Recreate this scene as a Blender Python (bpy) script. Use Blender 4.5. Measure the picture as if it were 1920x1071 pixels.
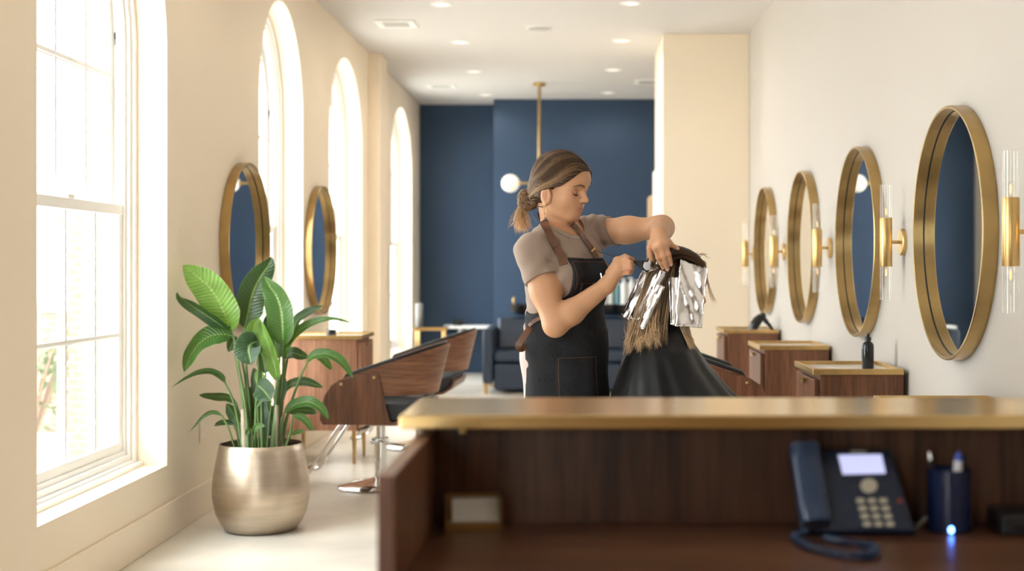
import bpy, bmesh, math, random
import numpy as np
from mathutils import Vector, Matrix
for o in list(bpy.data.objects): bpy.data.objects.remove(o)
SC = bpy.context.scene
COL = SC.collection
PI = math.pi
CZ = 1.2125          # eye height of the photographer
FP = 2463.0          # focal length in pixels of a 1920 wide frame
VX, VY = 1090.0, 502.0   # where the room's depth lines meet
# ------------------------------------------------------------------ camera, sky, exposure
cd = bpy.data.cameras.new('camera'); cam = bpy.data.objects.new('camera', cd); COL.objects.link(cam)
cam.location = (0, 0, CZ); cam.rotation_euler = (PI/2, 0, 0)
cd.sensor_width = 36.0; cd.lens = FP/1920*36
cd.shift_x = -(VX-960)/1920; cd.shift_y = -(535.5-VY)/1920
cd.clip_start = 0.05; cd.clip_end = 200
cd.dof.use_dof = True; cd.dof.focus_distance = 4.60; cd.dof.aperture_fstop = 2.3
SC.camera = cam
W = bpy.data.worlds.new('world'); SC.world = W; W.use_nodes = True
bg = W.node_tree.nodes['Background']
bg.inputs[0].default_value = (0.93, 0.97, 1.0, 1); bg.inputs[1].default_value = 7.0
SC.view_settings.view_transform = 'Standard'; SC.view_settings.look = 'None'
SC.view_settings.gamma = 1; SC.view_settings.use_curve_mapping = False
SC.view_settings.exposure = 0.98
sl = bpy.data.lights.new('sun', 'SUN'); sl.energy = 18; sl.angle = math.radians(1.0); sl.color = (1.0, 0.95, 0.88)
sun = bpy.data.objects.new('sun', sl); COL.objects.link(sun); sun.rotation_euler = (math.radians(8), math.radians(38), 0)   # high behind the house: lights the yard, not the room
SC.cycles.use_denoising = True
SC.cycles.max_bounces = 10; SC.cycles.diffuse_bounces = 6; SC.cycles.glossy_bounces = 5
SC.cycles.transparent_max_bounces = 16; SC.cycles.transmission_bounces = 6
SC.cycles.caustics_reflective = False; SC.cycles.caustics_refractive = False
SC.cycles.sample_clamp_indirect = 6
SC.cycles.use_adaptive_sampling = False
def P(px, py, Y):            # a pixel of the photograph at distance Y -> the point of the room
    return Vector(((px-VX)*Y/FP, Y, CZ+(VY-py)*Y/FP))
# ------------------------------------------------------------------ materials
def newmat(name):
    m = bpy.data.materials.new(name); m.use_nodes = True
    nt = m.node_tree; b = nt.nodes['Principled BSDF']
    return m, nt, b
def mat(name, col, rough=0.5, metal=0.0, noise=0.0, nscale=8.0, bump=0.0, bscale=60.0, stretch=(1,1,1), spec=0.5, emit=None, estr=0.0, coat=0.0, sheen=0.0, sss=0.0):
    m, nt, b = newmat(name)
    b.inputs['Base Color'].default_value = (*col, 1); b.inputs['Roughness'].default_value = rough
    b.inputs['Metallic'].default_value = metal; b.inputs['Specular IOR Level'].default_value = spec
    b.inputs['Coat Weight'].default_value = coat; b.inputs['Sheen Weight'].default_value = sheen
    if sss: 
        b.inputs['Subsurface Weight'].default_value = sss; b.inputs['Subsurface Radius'].default_value = (0.012, 0.005, 0.003); b.inputs['Subsurface Scale'].default_value = 0.6
    if emit: b.inputs['Emission Color'].default_value = (*emit, 1); b.inputs['Emission Strength'].default_value = estr
    tc = nt.nodes.new('ShaderNodeTexCoord'); mp = nt.nodes.new('ShaderNodeMapping')
    nt.links.new(tc.outputs['Object'], mp.inputs[0]); mp.inputs['Scale'].default_value = stretch
    if noise:
        n = nt.nodes.new('ShaderNodeTexNoise'); n.inputs['Scale'].default_value = nscale; n.inputs['Detail'].default_value = 5
        nt.links.new(mp.outputs[0], n.inputs['Vector'])
        r = nt.nodes.new('ShaderNodeValToRGB')
        r.color_ramp.elements[0].position = 0.3; r.color_ramp.elements[1].position = 0.7
        r.color_ramp.elements[0].color = (*[c*(1-noise) for c in col], 1); r.color_ramp.elements[1].color = (*[min(1, c*(1+noise)) for c in col], 1)
        nt.links.new(n.outputs['Fac'], r.inputs[0]); nt.links.new(r.outputs[0], b.inputs['Base Color'])
    if bump:
        n2 = nt.nodes.new('ShaderNodeTexNoise'); n2.inputs['Scale'].default_value = bscale; n2.inputs['Detail'].default_value = 4
        nt.links.new(mp.outputs[0], n2.inputs['Vector'])
        bp = nt.nodes.new('ShaderNodeBump'); bp.inputs['Strength'].default_value = bump; bp.inputs['Distance'].default_value = 0.004
        nt.links.new(n2.outputs['Fac'], bp.inputs['Height']); nt.links.new(bp.outputs[0], b.inputs['Normal'])
    return m
def wood(name, dark, light, axis=2, rough=0.42, scale=1.0, spec=0.4):
    m, nt, b = newmat(name)
    tc = nt.nodes.new('ShaderNodeTexCoord'); mp = nt.nodes.new('ShaderNodeMapping')
    s = [14*scale]*3
    for ax in (axis if isinstance(axis, tuple) else (axis,)): s[ax] = 0.9*scale
    mp.inputs['Scale'].default_value = s
    nt.links.new(tc.outputs['Object'], mp.inputs[0])
    n1 = nt.nodes.new('ShaderNodeTexNoise'); n1.inputs['Scale'].default_value = 1.0; n1.inputs['Detail'].default_value = 3; n1.inputs['Distortion'].default_value = 0.6
    n2 = nt.nodes.new('ShaderNodeTexNoise'); n2.inputs['Scale'].default_value = 7.0; n2.inputs['Detail'].default_value = 6
    nt.links.new(mp.outputs[0], n1.inputs[0]); nt.links.new(mp.outputs[0], n2.inputs[0])
    mx = nt.nodes.new('ShaderNodeMath'); mx.operation = 'MULTIPLY_ADD'; mx.inputs[1].default_value = 0.45
    a = nt.nodes.new('ShaderNodeMath'); a.operation = 'MULTIPLY'; a.inputs[1].default_value = 0.62
    nt.links.new(n1.outputs['Fac'], a.inputs[0]); nt.links.new(n2.outputs['Fac'], mx.inputs[0]); nt.links.new(a.outputs[0], mx.inputs[2])
    r = nt.nodes.new('ShaderNodeValToRGB'); r.color_ramp.elements[0].position = 0.38; r.color_ramp.elements[1].position = 0.68
    r.color_ramp.elements[0].color = (*dark, 1); r.color_ramp.elements[1].color = (*light, 1)
    nt.links.new(mx.outputs[0], r.inputs[0]); nt.links.new(r.outputs[0], b.inputs['Base Color'])
    b.inputs['Roughness'].default_value = rough; b.inputs['Specular IOR Level'].default_value = spec
    return m
def glass(name, tint=(1, 1, 1), rough=0.02, refl=0.12):
    m, nt, b = newmat(name); nt.nodes.remove(b)
    out = nt.nodes['Material Output']; t = nt.nodes.new('ShaderNodeBsdfTransparent'); g = nt.nodes.new('ShaderNodeBsdfGlossy')
    t.inputs[0].default_value = (*tint, 1); g.inputs['Roughness'].default_value = rough
    lw = nt.nodes.new('ShaderNodeLayerWeight'); lw.inputs[0].default_value = 0.5
    pw = nt.nodes.new('ShaderNodeMath'); pw.operation = 'POWER'; pw.inputs[1].default_value = 4; nt.links.new(lw.outputs['Facing'], pw.inputs[0])
    ma = nt.nodes.new('ShaderNodeMath'); ma.operation = 'MULTIPLY_ADD'; ma.inputs[1].default_value = refl*3; ma.inputs[2].default_value = refl*0.3; nt.links.new(pw.outputs[0], ma.inputs[0])
    mx = nt.nodes.new('ShaderNodeMixShader'); nt.links.new(ma.outputs[0], mx.inputs[0])
    nt.links.new(t.outputs[0], mx.inputs[1]); nt.links.new(g.outputs[0], mx.inputs[2]); nt.links.new(mx.outputs[0], out.inputs[0])
    return m
M = {}
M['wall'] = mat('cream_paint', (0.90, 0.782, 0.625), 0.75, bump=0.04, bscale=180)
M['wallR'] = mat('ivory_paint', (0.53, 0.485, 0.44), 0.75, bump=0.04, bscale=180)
M['ceil'] = mat('ceiling_paint', (0.68, 0.65, 0.63), 0.85)
M['floor'] = mat('pale_concrete', (0.70, 0.645, 0.57), 0.30, noise=0.20, nscale=1.6, bump=0.03, bscale=30)
M['blue'] = mat('navy_paint', (0.023, 0.052, 0.105), 0.7)
M['white'] = mat('white_gloss_paint', (0.90, 0.89, 0.87), 0.4)
M['brass'] = mat('brushed_brass', (0.66, 0.45, 0.19), 0.33, 1.0, noise=0.10, nscale=5, stretch=(6, 6, 1))
M['brassD'] = mat('aged_brass', (0.46, 0.315, 0.135), 0.29, 1.0, noise=0.20, nscale=6)
M['brassT'] = mat('polished_brass_sheet', (0.72, 0.51, 0.235), 0.20, 1.0, noise=0.06, nscale=3, stretch=(1, 8, 1))
M['mirror'] = mat('silvered_glass', (0.86, 0.88, 0.88), 0.015, 1.0)
M['chrome'] = mat('chrome', (0.80, 0.80, 0.80), 0.10, 1.0)
M['walnut'] = wood('walnut_upright', (0.085, 0.031, 0.015), (0.24, 0.105, 0.055), 2)
M['walnutX'] = wood('walnut_lengthwise', (0.085, 0.031, 0.015), (0.24, 0.105, 0.055), 0)
M['walnutH'] = wood('walnut_bent_ply', (0.12, 0.046, 0.022), (0.33, 0.155, 0.085), (0, 1), scale=1.1)
M['walnutLit'] = wood('walnut_upright_lit', (0.24, 0.105, 0.060), (0.52, 0.28, 0.18), 2)  # same walnut, lightened: daylight on the left cabinet put into the colour
M['walnutY'] = wood('walnut_across', (0.10, 0.038, 0.018), (0.26, 0.12, 0.065), 1)
M['deskwood'] = wood('dark_walnut_upright', (0.030, 0.012, 0.006), (0.125, 0.055, 0.027), 2, scale=0.95)
M['desktop'] = wood('dark_walnut_top', (0.060, 0.024, 0.012), (0.155, 0.068, 0.036), 0, rough=0.30)
M['oak'] = wood('pale_oak', (0.45, 0.30, 0.15), (0.62, 0.44, 0.25), 2)
M['leather'] = mat('black_leather', (0.018, 0.020, 0.024), 0.35, bump=0.12, bscale=250)
M['navyleather'] = mat('navy_leather', (0.015, 0.029, 0.058), 0.42, bump=0.1, bscale=220)
M['blackgloss'] = mat('black_gloss', (0.010, 0.010, 0.011), 0.18)
M['black'] = mat('black_plastic', (0.014, 0.014, 0.015), 0.4)
M['marble'] = mat('white_tray_insert', (0.82, 0.80, 0.76), 0.18, noise=0.05, nscale=6)
M['pane'] = glass('window_glass', (0.97, 0.99, 0.98), refl=0.06)
M['tube'] = glass('clear_glass_tube', (0.97, 0.97, 0.95), refl=0.22)
M['opal'] = mat('opal_glass', (0.85, 0.83, 0.78), 0.25, emit=(1.0, 0.93, 0.80), estr=0.22)
M['bulb'] = mat('warm_filament', (0.9, 0.6, 0.3), 0.3, emit=(1.0, 0.50, 0.22), estr=0.7)
M['lamp'] = mat('lit_downlight_lens', (0.9, 0.88, 0.82), 0.4, emit=(1.0, 0.92, 0.80), estr=0.5)
M['grille'] = mat('grey_grille', (0.50, 0.49, 0.46), 0.6)
# ------------------------------------------------------------------ mesh helpers
class MB:
    """Collects verts and faces for ONE mesh object."""
    def __init__(s): s.v = []; s.f = []; s.mi = []
    def add(s, vs, fs, mi=0, xf=None):
        o = len(s.v)
        for p in vs:
            p = Vector(p); s.v.append(tuple(xf @ p) if xf else tuple(p))
        for f in fs: s.f.append(tuple(i+o for i in f)); s.mi.append(mi)
        return s
    def box(s, a, b, mi=0, xf=None):
        x0, y0, z0 = a; x1, y1, z1 = b
        return s.add([(x0,y0,z0),(x1,y0,z0),(x1,y1,z0),(x0,y1,z0),(x0,y0,z1),(x1,y0,z1),(x1,y1,z1),(x0,y1,z1)],
                     [(0,3,2,1),(4,5,6,7),(0,1,5,4),(1,2,6,5),(2,3,7,6),(3,0,4,7)], mi, xf)
    def lathe(s, prof, n=32, mi=0, xf=None, close=False):     # profile (r,z) spun round z
        vs = []; fs = []; k = len(prof)
        for i in range(n):
            a = 2*PI*i/n; c, q = math.cos(a), math.sin(a)
            for r, z in prof: vs.append((r*c, r*q, z))
        for i in range(n):
            j = (i+1) % n
            for t in range(k if close else k-1):
                u = (t+1) % k
                fs.append((i*k+t, j*k+t, j*k+u, i*k+u))
        return s.add(vs, fs, mi, xf)
    def tube(s, pts, rad, n=10, mi=0, cap=True, flat=1.0, xf=None):
        pts = [Vector(p) for p in pts]; m = len(pts)
        rad = rad if hasattr(rad, '__len__') else [rad]*m
        vs = []; fs = []; up = None
        for i, p in enumerate(pts):
            t = (pts[min(i+1, m-1)]-pts[max(i-1, 0)]).normalized()
            if up is None:
                up = Vector((0, 0, 1)) if abs(t.z) < 0.9 else Vector((1, 0, 0))
            up = (up - t*up.dot(t)); up = up.normalized() if up.length > 1e-6 else t.orthogonal().normalized()
            sd = t.cross(up)
            for k in range(n):
                a = 2*PI*k/n
                vs.append(p+(sd*math.cos(a)+up*math.sin(a)*flat)*rad[i])
        for i in range(m-1):
            for k in range(n):
                k2 = (k+1) % n
                fs.append((i*n+k, i*n+k2, (i+1)*n+k2, (i+1)*n+k))
        if cap: fs.append(tuple(range(n-1, -1, -1))); fs.append(tuple((m-1)*n+k for k in range(n)))
        return s.add(vs, fs, mi, xf)
    def prism(s, poly, a, b, axis=1, mi=0, xf=None):           # polygon in the other two axes, extruded a..b
        def at(u, w, t): return (t, u, w) if axis == 0 else ((u, t, w) if axis == 1 else (u, w, t))
        n = len(poly); vs = [at(u, w, a) for u, w in poly]+[at(u, w, b) for u, w in poly]
        fs = [tuple(range(n-1, -1, -1)), tuple(range(n, 2*n))]+[(i, (i+1) % n, n+(i+1) % n, n+i) for i in range(n)]
        return s.add(vs, fs, mi, xf)
    def grid(s, rows, mi=0, closeu=False, closev=False, xf=None):
        nu = len(rows); nv = len(rows[0]); fs = []
        for i in range(nu if closeu else nu-1):
            for j in range(nv if closev else nv-1):
                i2, j2 = (i+1) % nu, (j+1) % nv
                fs.append((i*nv+j, i2*nv+j, i2*nv+j2, i*nv+j2))
        return s.add([p for r in rows for p in r], fs, mi, xf)
    def ball(s, c, r, n=20, mi=0, sc=(1, 1, 1)):
        rows = []
        for i in range(n+1):
            t = PI*i/n
            rows.append([(c[0]+r*sc[0]*math.sin(t)*math.cos(2*PI*j/n), c[1]+r*sc[1]*math.sin(t)*math.sin(2*PI*j/n), c[2]-r*sc[2]*math.cos(t)) for j in range(n)])
        return s.grid(rows, mi, closev=True)
    def build(s, name, mats, parent=None, smooth=35, bevel=0, seg=2, world=False, sub=0, solid=0):
        me = bpy.data.meshes.new(name)
        vs = s.v
        if world and parent is not None:
            l = root_loc(parent); vs = [(x-l[0], y-l[1], z-l[2]) for x, y, z in vs]
        me.from_pydata(vs, [], s.f)
        mats = mats if isinstance(mats, (list, tuple)) else [mats]
        for m in mats: me.materials.append(m)
        me.polygons.foreach_set('material_index', s.mi)
        me.validate(); me.update()
        bm = bmesh.new(); bm.from_mesh(me); bmesh.ops.remove_doubles(bm, verts=bm.verts, dist=1e-6)
        bmesh.ops.recalc_face_normals(bm, faces=bm.faces); bm.to_mesh(me); bm.free()
        if smooth is not None:
            me.shade_smooth(); me.set_sharp_from_angle(angle=math.radians(smooth))
        o = bpy.data.objects.new(name, me); COL.objects.link(o)
        if parent is not None: o.parent = parent
        if solid:
            md = o.modifiers.new('solid', 'SOLIDIFY'); md.thickness = solid; md.offset = 0
        if bevel:
            md = o.modifiers.new('bevel', 'BEVEL'); md.width = bevel; md.segments = seg; md.limit_method = 'ANGLE'; md.harden_normals = True
        if sub:
            md = o.modifiers.new('sub', 'SUBSURF'); md.levels = sub; md.render_levels = sub
        return o
def root_loc(o):
    l = Vector(o.location)
    while o.parent is not None: o = o.parent; l = l+Vector(o.location)
    return l
def thing(name, label, cat, loc=(0, 0, 0), rz=0, group=None):
    o = bpy.data.objects.new(name, None); COL.objects.link(o)
    o.empty_display_size = 0.1
    o.location = loc; o.rotation_euler = (0, 0, rz); o['label'] = label; o['category'] = cat
    if group: o['group'] = group
    return o
def tag(o, label, cat, group=None):
    o['label'] = label; o['category'] = cat
    if group: o['group'] = group
    return o
def struct(o): o['kind'] = 'structure'; return o
def copy_tree(o, parent=None):
    c = o.copy(); COL.objects.link(c)
    if parent is not None: c.parent = parent
    for ch in list(o.children): copy_tree(ch, c)
    return c
def dup(o, loc, label, rz=None):
    c = copy_tree(o); c.location = loc; c['label'] = label
    if rz is not None: c.rotation_euler = (0, 0, rz)
    return c
def RX(): return Matrix.Rotation(PI/2, 4, 'Y')    # z axis -> x axis
def bez(pts, n=12):            # smooth curve (Catmull-Rom) through points
    pts = [Vector(p) for p in pts]; out = []
    q = [pts[0]*2-pts[1]]+pts+[pts[-1]*2-pts[-2]]
    for i in range(1, len(q)-2):
        a, b, c, d = q[i-1], q[i], q[i+1], q[i+2]
        for k in range(n):
            t = k/n
            out.append(0.5*((2*b)+(c-a)*t+(2*a-5*b+4*c-d)*t*t+(3*b-a-3*c+d)*t*t*t))
    out.append(pts[-1]); return out
def lerp(a, b, t): return a+(b-a)*t
# ------------------------------------------------------------------ the room
XL, XR, YF, YB, ZC = -1.861, 1.345, -2.6, 15.13, 3.0885
XO = XL-0.30                                 # outer face of the window wall
WIN = [(1.45, 2.80), (4.49, 5.90), (7.59, 8.78), (9.71, 11.15), (12.84, 14.41)]
ZS, ZSPR, ZAP = 0.324, 2.21, 2.868           # sill, springing and crown of the arches
def arch(y0, y1, inset=0.0, n=20, zs=ZS, zbot=None):      # outline in (y,z), from sill left, over the crown, to sill right
    c = (y0+y1)/2; r = (y1-y0)/2-inset; h = ZAP-ZSPR-inset
    zb = (zs+inset) if zbot is None else zbot
    return [(y0+inset, zb)]+[(c-r*math.cos(PI*i/n), ZSPR+h*math.sin(PI*i/n)) for i in range(n+1)]+[(y1-inset, zb)]
def cut(o, cutters):
    ds = []
    for mb in cutters:
        c = mb.build('cutter', M['wall'], smooth=None); ds.append(c)
        md = o.modifiers.new('cut', 'BOOLEAN'); md.operation = 'DIFFERENCE'; md.object = c; md.solver = 'EXACT'
    dg = bpy.context.evaluated_depsgraph_get(); me = bpy.data.meshes.new_from_object(o.evaluated_get(dg))
    o.modifiers.clear(); o.data = me
    for c in ds: bpy.data.objects.remove(c)
    me.shade_smooth(); me.set_sharp_from_angle(angle=math.radians(30))
struct(MB().box((XL-0.3, YF-0.2, -0.1), (XR+0.25, YB+0.3, 0)).build('floor', M['floor'], smooth=None))
struct(MB().box((XL-0.3, YF-0.2, ZC), (XR+0.25, YB+0.3, ZC+0.15)).build('ceiling', M['ceil'], smooth=None))
wl = struct(MB().box((XO, YF, 0), (XL, YB+0.2, ZC)).build('wall_left', M['wall'], smooth=None))
cut(wl, [MB().prism(arch(a, b), XO-0.1, XL+0.1, axis=0) for a, b in WIN])
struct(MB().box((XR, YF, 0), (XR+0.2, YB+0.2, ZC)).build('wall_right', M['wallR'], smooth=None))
struct(MB().box((XL, YB, 0), (XR, YB+0.2, ZC)).box((-0.975, 14.62, 0), (XR, YB, ZC)).build('wall_back', M['blue'], smooth=None))
wf = struct(MB().box((XO, YF-0.2, 0), (XR+0.2, YF, ZC)).build('wall_front', mat('clay_paint', (0.36, 0.235, 0.125), 0.8), smooth=None))
cut(wf, [MB().box((-1.81, YF-0.4, 0.02), (-1.16, YF+0.2, 2.45))])
struct(MB().box((0.653, 10.52, 0), (XR, 11.66, ZC)).build('wall_pier', M['wall'], bevel=0.004))
struct(MB().box((XL, 11.46, 0), (-1.755, 11.87, ZC)).build('wall_pilaster', M['wall'], bevel=0.004))
bb = MB()
for a, b in ((YF, 11.46), (11.87, YB)): bb.box((XL, a, 0), (XL+0.016, b, 0.157))
struct(bb.build('baseboard_left', M['wall'], bevel=0.004))
struct(MB().box((XL-0.3, YF-0.2, ZC+0.151), (XR+0.25, YB+0.3, ZC+0.3)).build('roof', M['ceil'], smooth=None))
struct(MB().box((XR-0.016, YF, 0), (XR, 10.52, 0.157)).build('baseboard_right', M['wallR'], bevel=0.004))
# windows: double-hung sashes under an arch
def make_window(n, y0, y1):
    r = bpy.data.objects.new('window_%d' % n, None); COL.objects.link(r); r.location = (XL, (y0+y1)/2, ZS); struct(r)
    xs = XL-0.135                                # room side of the frame
    fr = MB()
    def ring(oi, ii, xa, xb, zlo=None):          # an arched frame member between two insets
        A = arch(y0, y1, oi); B = arch(y0, y1, ii)
        rows = []
        for (p, q) in zip(A, B):
            rows.append([(xa, p[0], p[1]), (xb, p[0], p[1]), (xb, q[0], q[1]), (xa, q[0], q[1])])
        fr.grid(rows, closeu=True, closev=True)
    ring(-0.004, 0.030, xs, XO+0.02); ring(0.028, 0.055, xs-0.015, XO+0.02); ring(0.052, 0.075, xs-0.03, XO+0.02)
    fr.box((xs, y0, ZS-0.002), (xs+0.03, y1, ZS+0.018))
    fr.build('frame', M['white'], r, world=True, smooth=30)
    zm = 1.49; a, b = y0+0.07, y1-0.07; w = b-a
    def bars(mb, x0, x1, ya, yb, za, zb): mb.box((x0, ya, za), (x1, yb, zb))
    lo = MB(); X0, X1 = xs-0.075, xs-0.04
    bars(lo, X0, X1, a, a+0.045, 0.36, zm); bars(lo, X0, X1, b-0.045, b, 0.36, zm)
    bars(lo, X0+0.0005, X1+0.0005, a+0.002, b-0.002, 0.3595, 0.44); bars(lo, X0, X1+0.004, a, b, zm-0.045, zm)
    for k in range(1, 4):
        bars(lo, X0+0.002, X1-0.012, a+w*k/4-0.016, a+w*k/4+0.016, 0.41, zm-0.03); bars(lo, X0+0.0022, X1-0.002, a+w*k/4-0.009, a+w*k/4+0.009, 0.42, zm-0.03)
    bars(lo, X0+0.003, X1-0.011, a+0.02, b-0.02, 0.916-0.016, 0.916+0.016); bars(lo, X0+0.0032, X1-0.001, a+0.02, b-0.02, 0.916-0.009, 0.916+0.009)
    lo.build('lower_sash', M['white'], r, world=True, bevel=0.003)
    up = MB(); U0, U1 = xs-0.115, xs-0.08
    A = arch(y0, y1, 0.07, zbot=zm-0.03); B = arch(y0, y1, 0.115, zbot=zm+0.01)
    up.grid([[(U0, p[0], p[1]), (U1, p[0], p[1]), (U1, q[0], q[1]), (U0, q[0], q[1])] for p, q in zip(A, B)], closeu=True, closev=True)
    c = (y0+y1)/2; hw = (y1-y0)/2-0.09; hh = ZAP-ZSPR-0.09
    for k in range(1, 4):
        yy = a+w*k/4; zt = ZSPR+hh*math.sqrt(max(0, 1-((yy-c)/hw)**2))
        bars(up, U0+0.002, U1-0.012, yy-0.016, yy+0.016, zm, zt); bars(up, U0+0.0022, U1-0.002, yy-0.009, yy+0.009, zm, zt)
    for zz in (2.06, 2.56):
        e = hw if zz < ZSPR else hw*math.sqrt(1-((zz-ZSPR)/hh)**2)
        bars(up, U0+0.003, U1-0.011, c-e, c+e, zz-0.016, zz+0.016); bars(up, U0+0.0032, U1-0.001, c-e, c+e, zz-0.009, zz+0.009)
    up.build('upper_sash', M['white'], r, world=True, bevel=0.003)
    g = MB()
    g.box((X0+0.015, a+0.02, 0.40), (X0+0.019, b-0.02, zm-0.02))
    g.prism(arch(y0, y1, 0.09, zbot=zm), U0+0.015, U0+0.019, axis=0)
    g.build('glass', M['pane'], r, world=True, smooth=None)
    lt = MB().box((X1-0.004, c-0.03, zm-0.004), (X1+0.02, c+0.03, zm+0.014)); lt.build('sash_lock', M['white'], r, world=True, bevel=0.003)
    cl = MB().box((-2.070, y1-0.080, 2.225), (-2.064, y1-0.074, 2.255)); cl.tube([(-2.067, y1-0.077, 2.224), (-2.067, y1-0.077, 2.200)], 0.002, 6)
    cl.build('sash_clip', M['black'], r, world=True, bevel=0.001)
for i, (a, b) in enumerate(WIN): make_window(i+1, a, b)
# unseen glazed door, added for front fill light, behind the photographer
r = bpy.data.objects.new('fill_door', None); COL.objects.link(r); r.location = (-1.485, YF, 0.02); struct(r)
f = MB()
for a in (-1.81, -1.24): f.box((a, YF-0.12, 0.02), (a+0.08, YF-0.05, 2.45))
for z in (0.02, 1.0, 2.37): f.box((-1.81, YF-0.119, z), (-1.16, YF-0.051, z+0.08))
f.build('frame', M['white'], r, world=True, smooth=None)
MB().box((-1.77, YF-0.09, 0.06), (-1.2, YF-0.085, 2.4)).build('glass', M['pane'], r, world=True, smooth=None)
# sky portals in the openings (they only steer the daylight)
def portal(loc, rot, sx, sy):
    l = bpy.data.lights.new('sky_portal', 'AREA'); l.shape = 'RECTANGLE'; l.size = sx; l.size_y = sy; l.cycles.is_portal = True
    o = bpy.data.objects.new('sky_portal', l); COL.objects.link(o); o.location = loc; o.rotation_euler = rot
for a, b in WIN: portal((XO-0.02, (a+b)/2, (ZS+ZAP)/2), (0, -PI/2, 0), ZAP-ZS, b-a)
portal((-1.485, YF-0.22, 1.24), (PI/2, 0, 0), 0.65, 2.43)
# door casing on the pier's side and the oak cupboard beyond it
r = bpy.data.objects.new('door_1', None); COL.objects.link(r); r.location = (0.653, 11.1, 0); struct(r)
f = MB(); 
for a, b in ((10.62, 10.70), (11.50, 11.58)): f.box((0.628, a, 0), (0.660, b, 1.9795))
f.box((0.628, 10.62, 1.98), (0.660, 11.58, 2.05)); f.build('casing', M['white'], r, world=True, bevel=0.004)
MB().box((0.640, 10.70, 0), (0.658, 11.50, 1.98)).build('door_leaf', M['white'], r, world=True)
# ------------------------------------------------------------------ ceiling fittings
def ceil_xy(px, py): Y = (ZC-CZ)*FP/(VY-py); return ((px-VX)*Y/FP, Y)
def downlight(px, py, label, watts=7):
    x, y = ceil_xy(px, py) if py is not None else px
    t = thing('recessed_downlight', label, 'ceiling light', (x, y, ZC), group='recessed ceiling downlights')
    MB().lathe([(0.050, 0.0), (0.052, -0.006), (0.078, -0.004), (0.080, 0.0)], 32).build('trim_ring', M['grille'] if False else M['white'], t)
    MB().lathe([(0.0, -0.002), (0.050, -0.002), (0.050, -0.0005), (0, -0.0005)], 32).build('lens', M['lamp'], t)
    l = bpy.data.lights.new('downlight_beam', 'SPOT'); l.energy = watts; l.color = (1.0, 0.89, 0.76); l.spot_size = math.radians(165); l.spot_blend = 0.6; l.shadow_soft_size = 0.05
    o = bpy.data.objects.new('downlight_beam', l); COL.objects.link(o); o.parent = t; o.location = (0, 0, -0.02)
    return t
for k, ((px, py), s) in enumerate(zip([(828, 8), (863, 79), (889, 134), (911, 178)], ['nearest', 'second', 'third', 'farthest'])):
    downlight(px, py, 'round recessed downlight in the ceiling, %s in the row beside the window wall' % s)
for yy, s in ((7.75, 'first'), (6.2, 'second'), (4.65, 'third'), (3.1, 'fourth')):   # unseen lamps added to the row to brighten the window wall
    downlight((-1.0, yy), None, 'round recessed downlight in the window row, %s one above the photo\'s top edge' % s)
for k, ((px, py), s) in enumerate(zip([(1183, 6), (1165, 76), (1150, 131), (1140, 174)], ['nearest', 'second', 'third', 'farthest'])):
    downlight(px, py, 'round recessed downlight in the ceiling, %s in the row beside the cream pier' % s)
x, y = ceil_xy(1013, 52)
t = thing('ceiling_speaker', 'large flat round speaker grille in the middle of the ceiling', 'speaker', (x, y, ZC))
MB().lathe([(0, -0.007), (0.095, -0.007), (0.098, -0.005), (0.098, -0.0005), (0, -0.0005)], 40).build('grille', M['grille'], t)
MB().lathe([(0.098, -0.0005), (0.098, -0.009), (0.108, -0.006), (0.110, -0.0005)], 40).build('rim', M['white'], t)
def vent(px, py, label, w=0.30, d=0.30):
    x, y = ceil_xy(px, py); t = thing('ceiling_vent', label, 'vent', (x, y, ZC), group='square ceiling air vents')
    f = MB()
    for a, b in (((-w/2, -d/2), (w/2, -d/2+0.05)), ((-w/2, d/2-0.05), (w/2, d/2)), ((-w/2, -d/2+0.05), (-w/2+0.05, d/2-0.05)), ((w/2-0.05, -d/2+0.05), (w/2, d/2-0.05))):
        f.box((*a, -0.010), (*b, -0.0005))
    f.build('frame', M['white'], t)
    g = MB().box((-w/2+0.04, -d/2+0.04, -0.002), (w/2-0.04, d/2-0.04, -0.0005))
    for k in range(6):
        yy = -d/2+0.06+k*(d-0.12)/5; g.add([(-w/2+.05, yy-.012, -0.002), (w/2-.05, yy-.012, -0.002), (w/2-.05, yy+.012, -0.009), (-w/2+.05, yy+.012, -0.009)], [(0, 1, 2, 3)])
    g.build('louvres', M['grille'], t)
vent(743, 44, 'square white ceiling vent near the window wall, the closer one')
vent(827, 161, 'square white ceiling vent near the navy recess, farther along the window wall')
vent(1217, 153, 'square ceiling vent beside the cream pier')
# ------------------------------------------------------------------ brass lamp with opal globes
xr, yr = (1011-VX)*13.35/FP, 13.35
t = thing('globe_pendant_lamp', 'brass pendant lamp with white opal globes before the navy wall', 'lamp', (xr, yr, ZC))
MB().lathe([(0, -0.03), (0.060, -0.03), (0.068, -0.022), (0.068, -0.0005), (0, -0.0005)], 32).build('canopy', M['brass'], t)
MB().tube([(0, 0, -0.02), (0, 0, 2.07-ZC-0.02)], 0.0155, 14).build('rod', M['brassD'], t)
zz = 2.07-ZC
for ang in (0, PI):
    c, s = math.cos(ang), math.sin(ang)
    a = MB().tube([(0.0, 0, zz), (0.20*c, 0.20*s, zz)], 0.011, 12); a.tube([(0.19*c, 0.19*s, zz), (0.215*c, 0.215*s, zz)], 0.03, 20)
    a.build('arm', M['brass'], t)
    MB().ball((0.292*c, 0.292*s, zz), 0.092, 28).build('globe', M['opal'], t)
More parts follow.
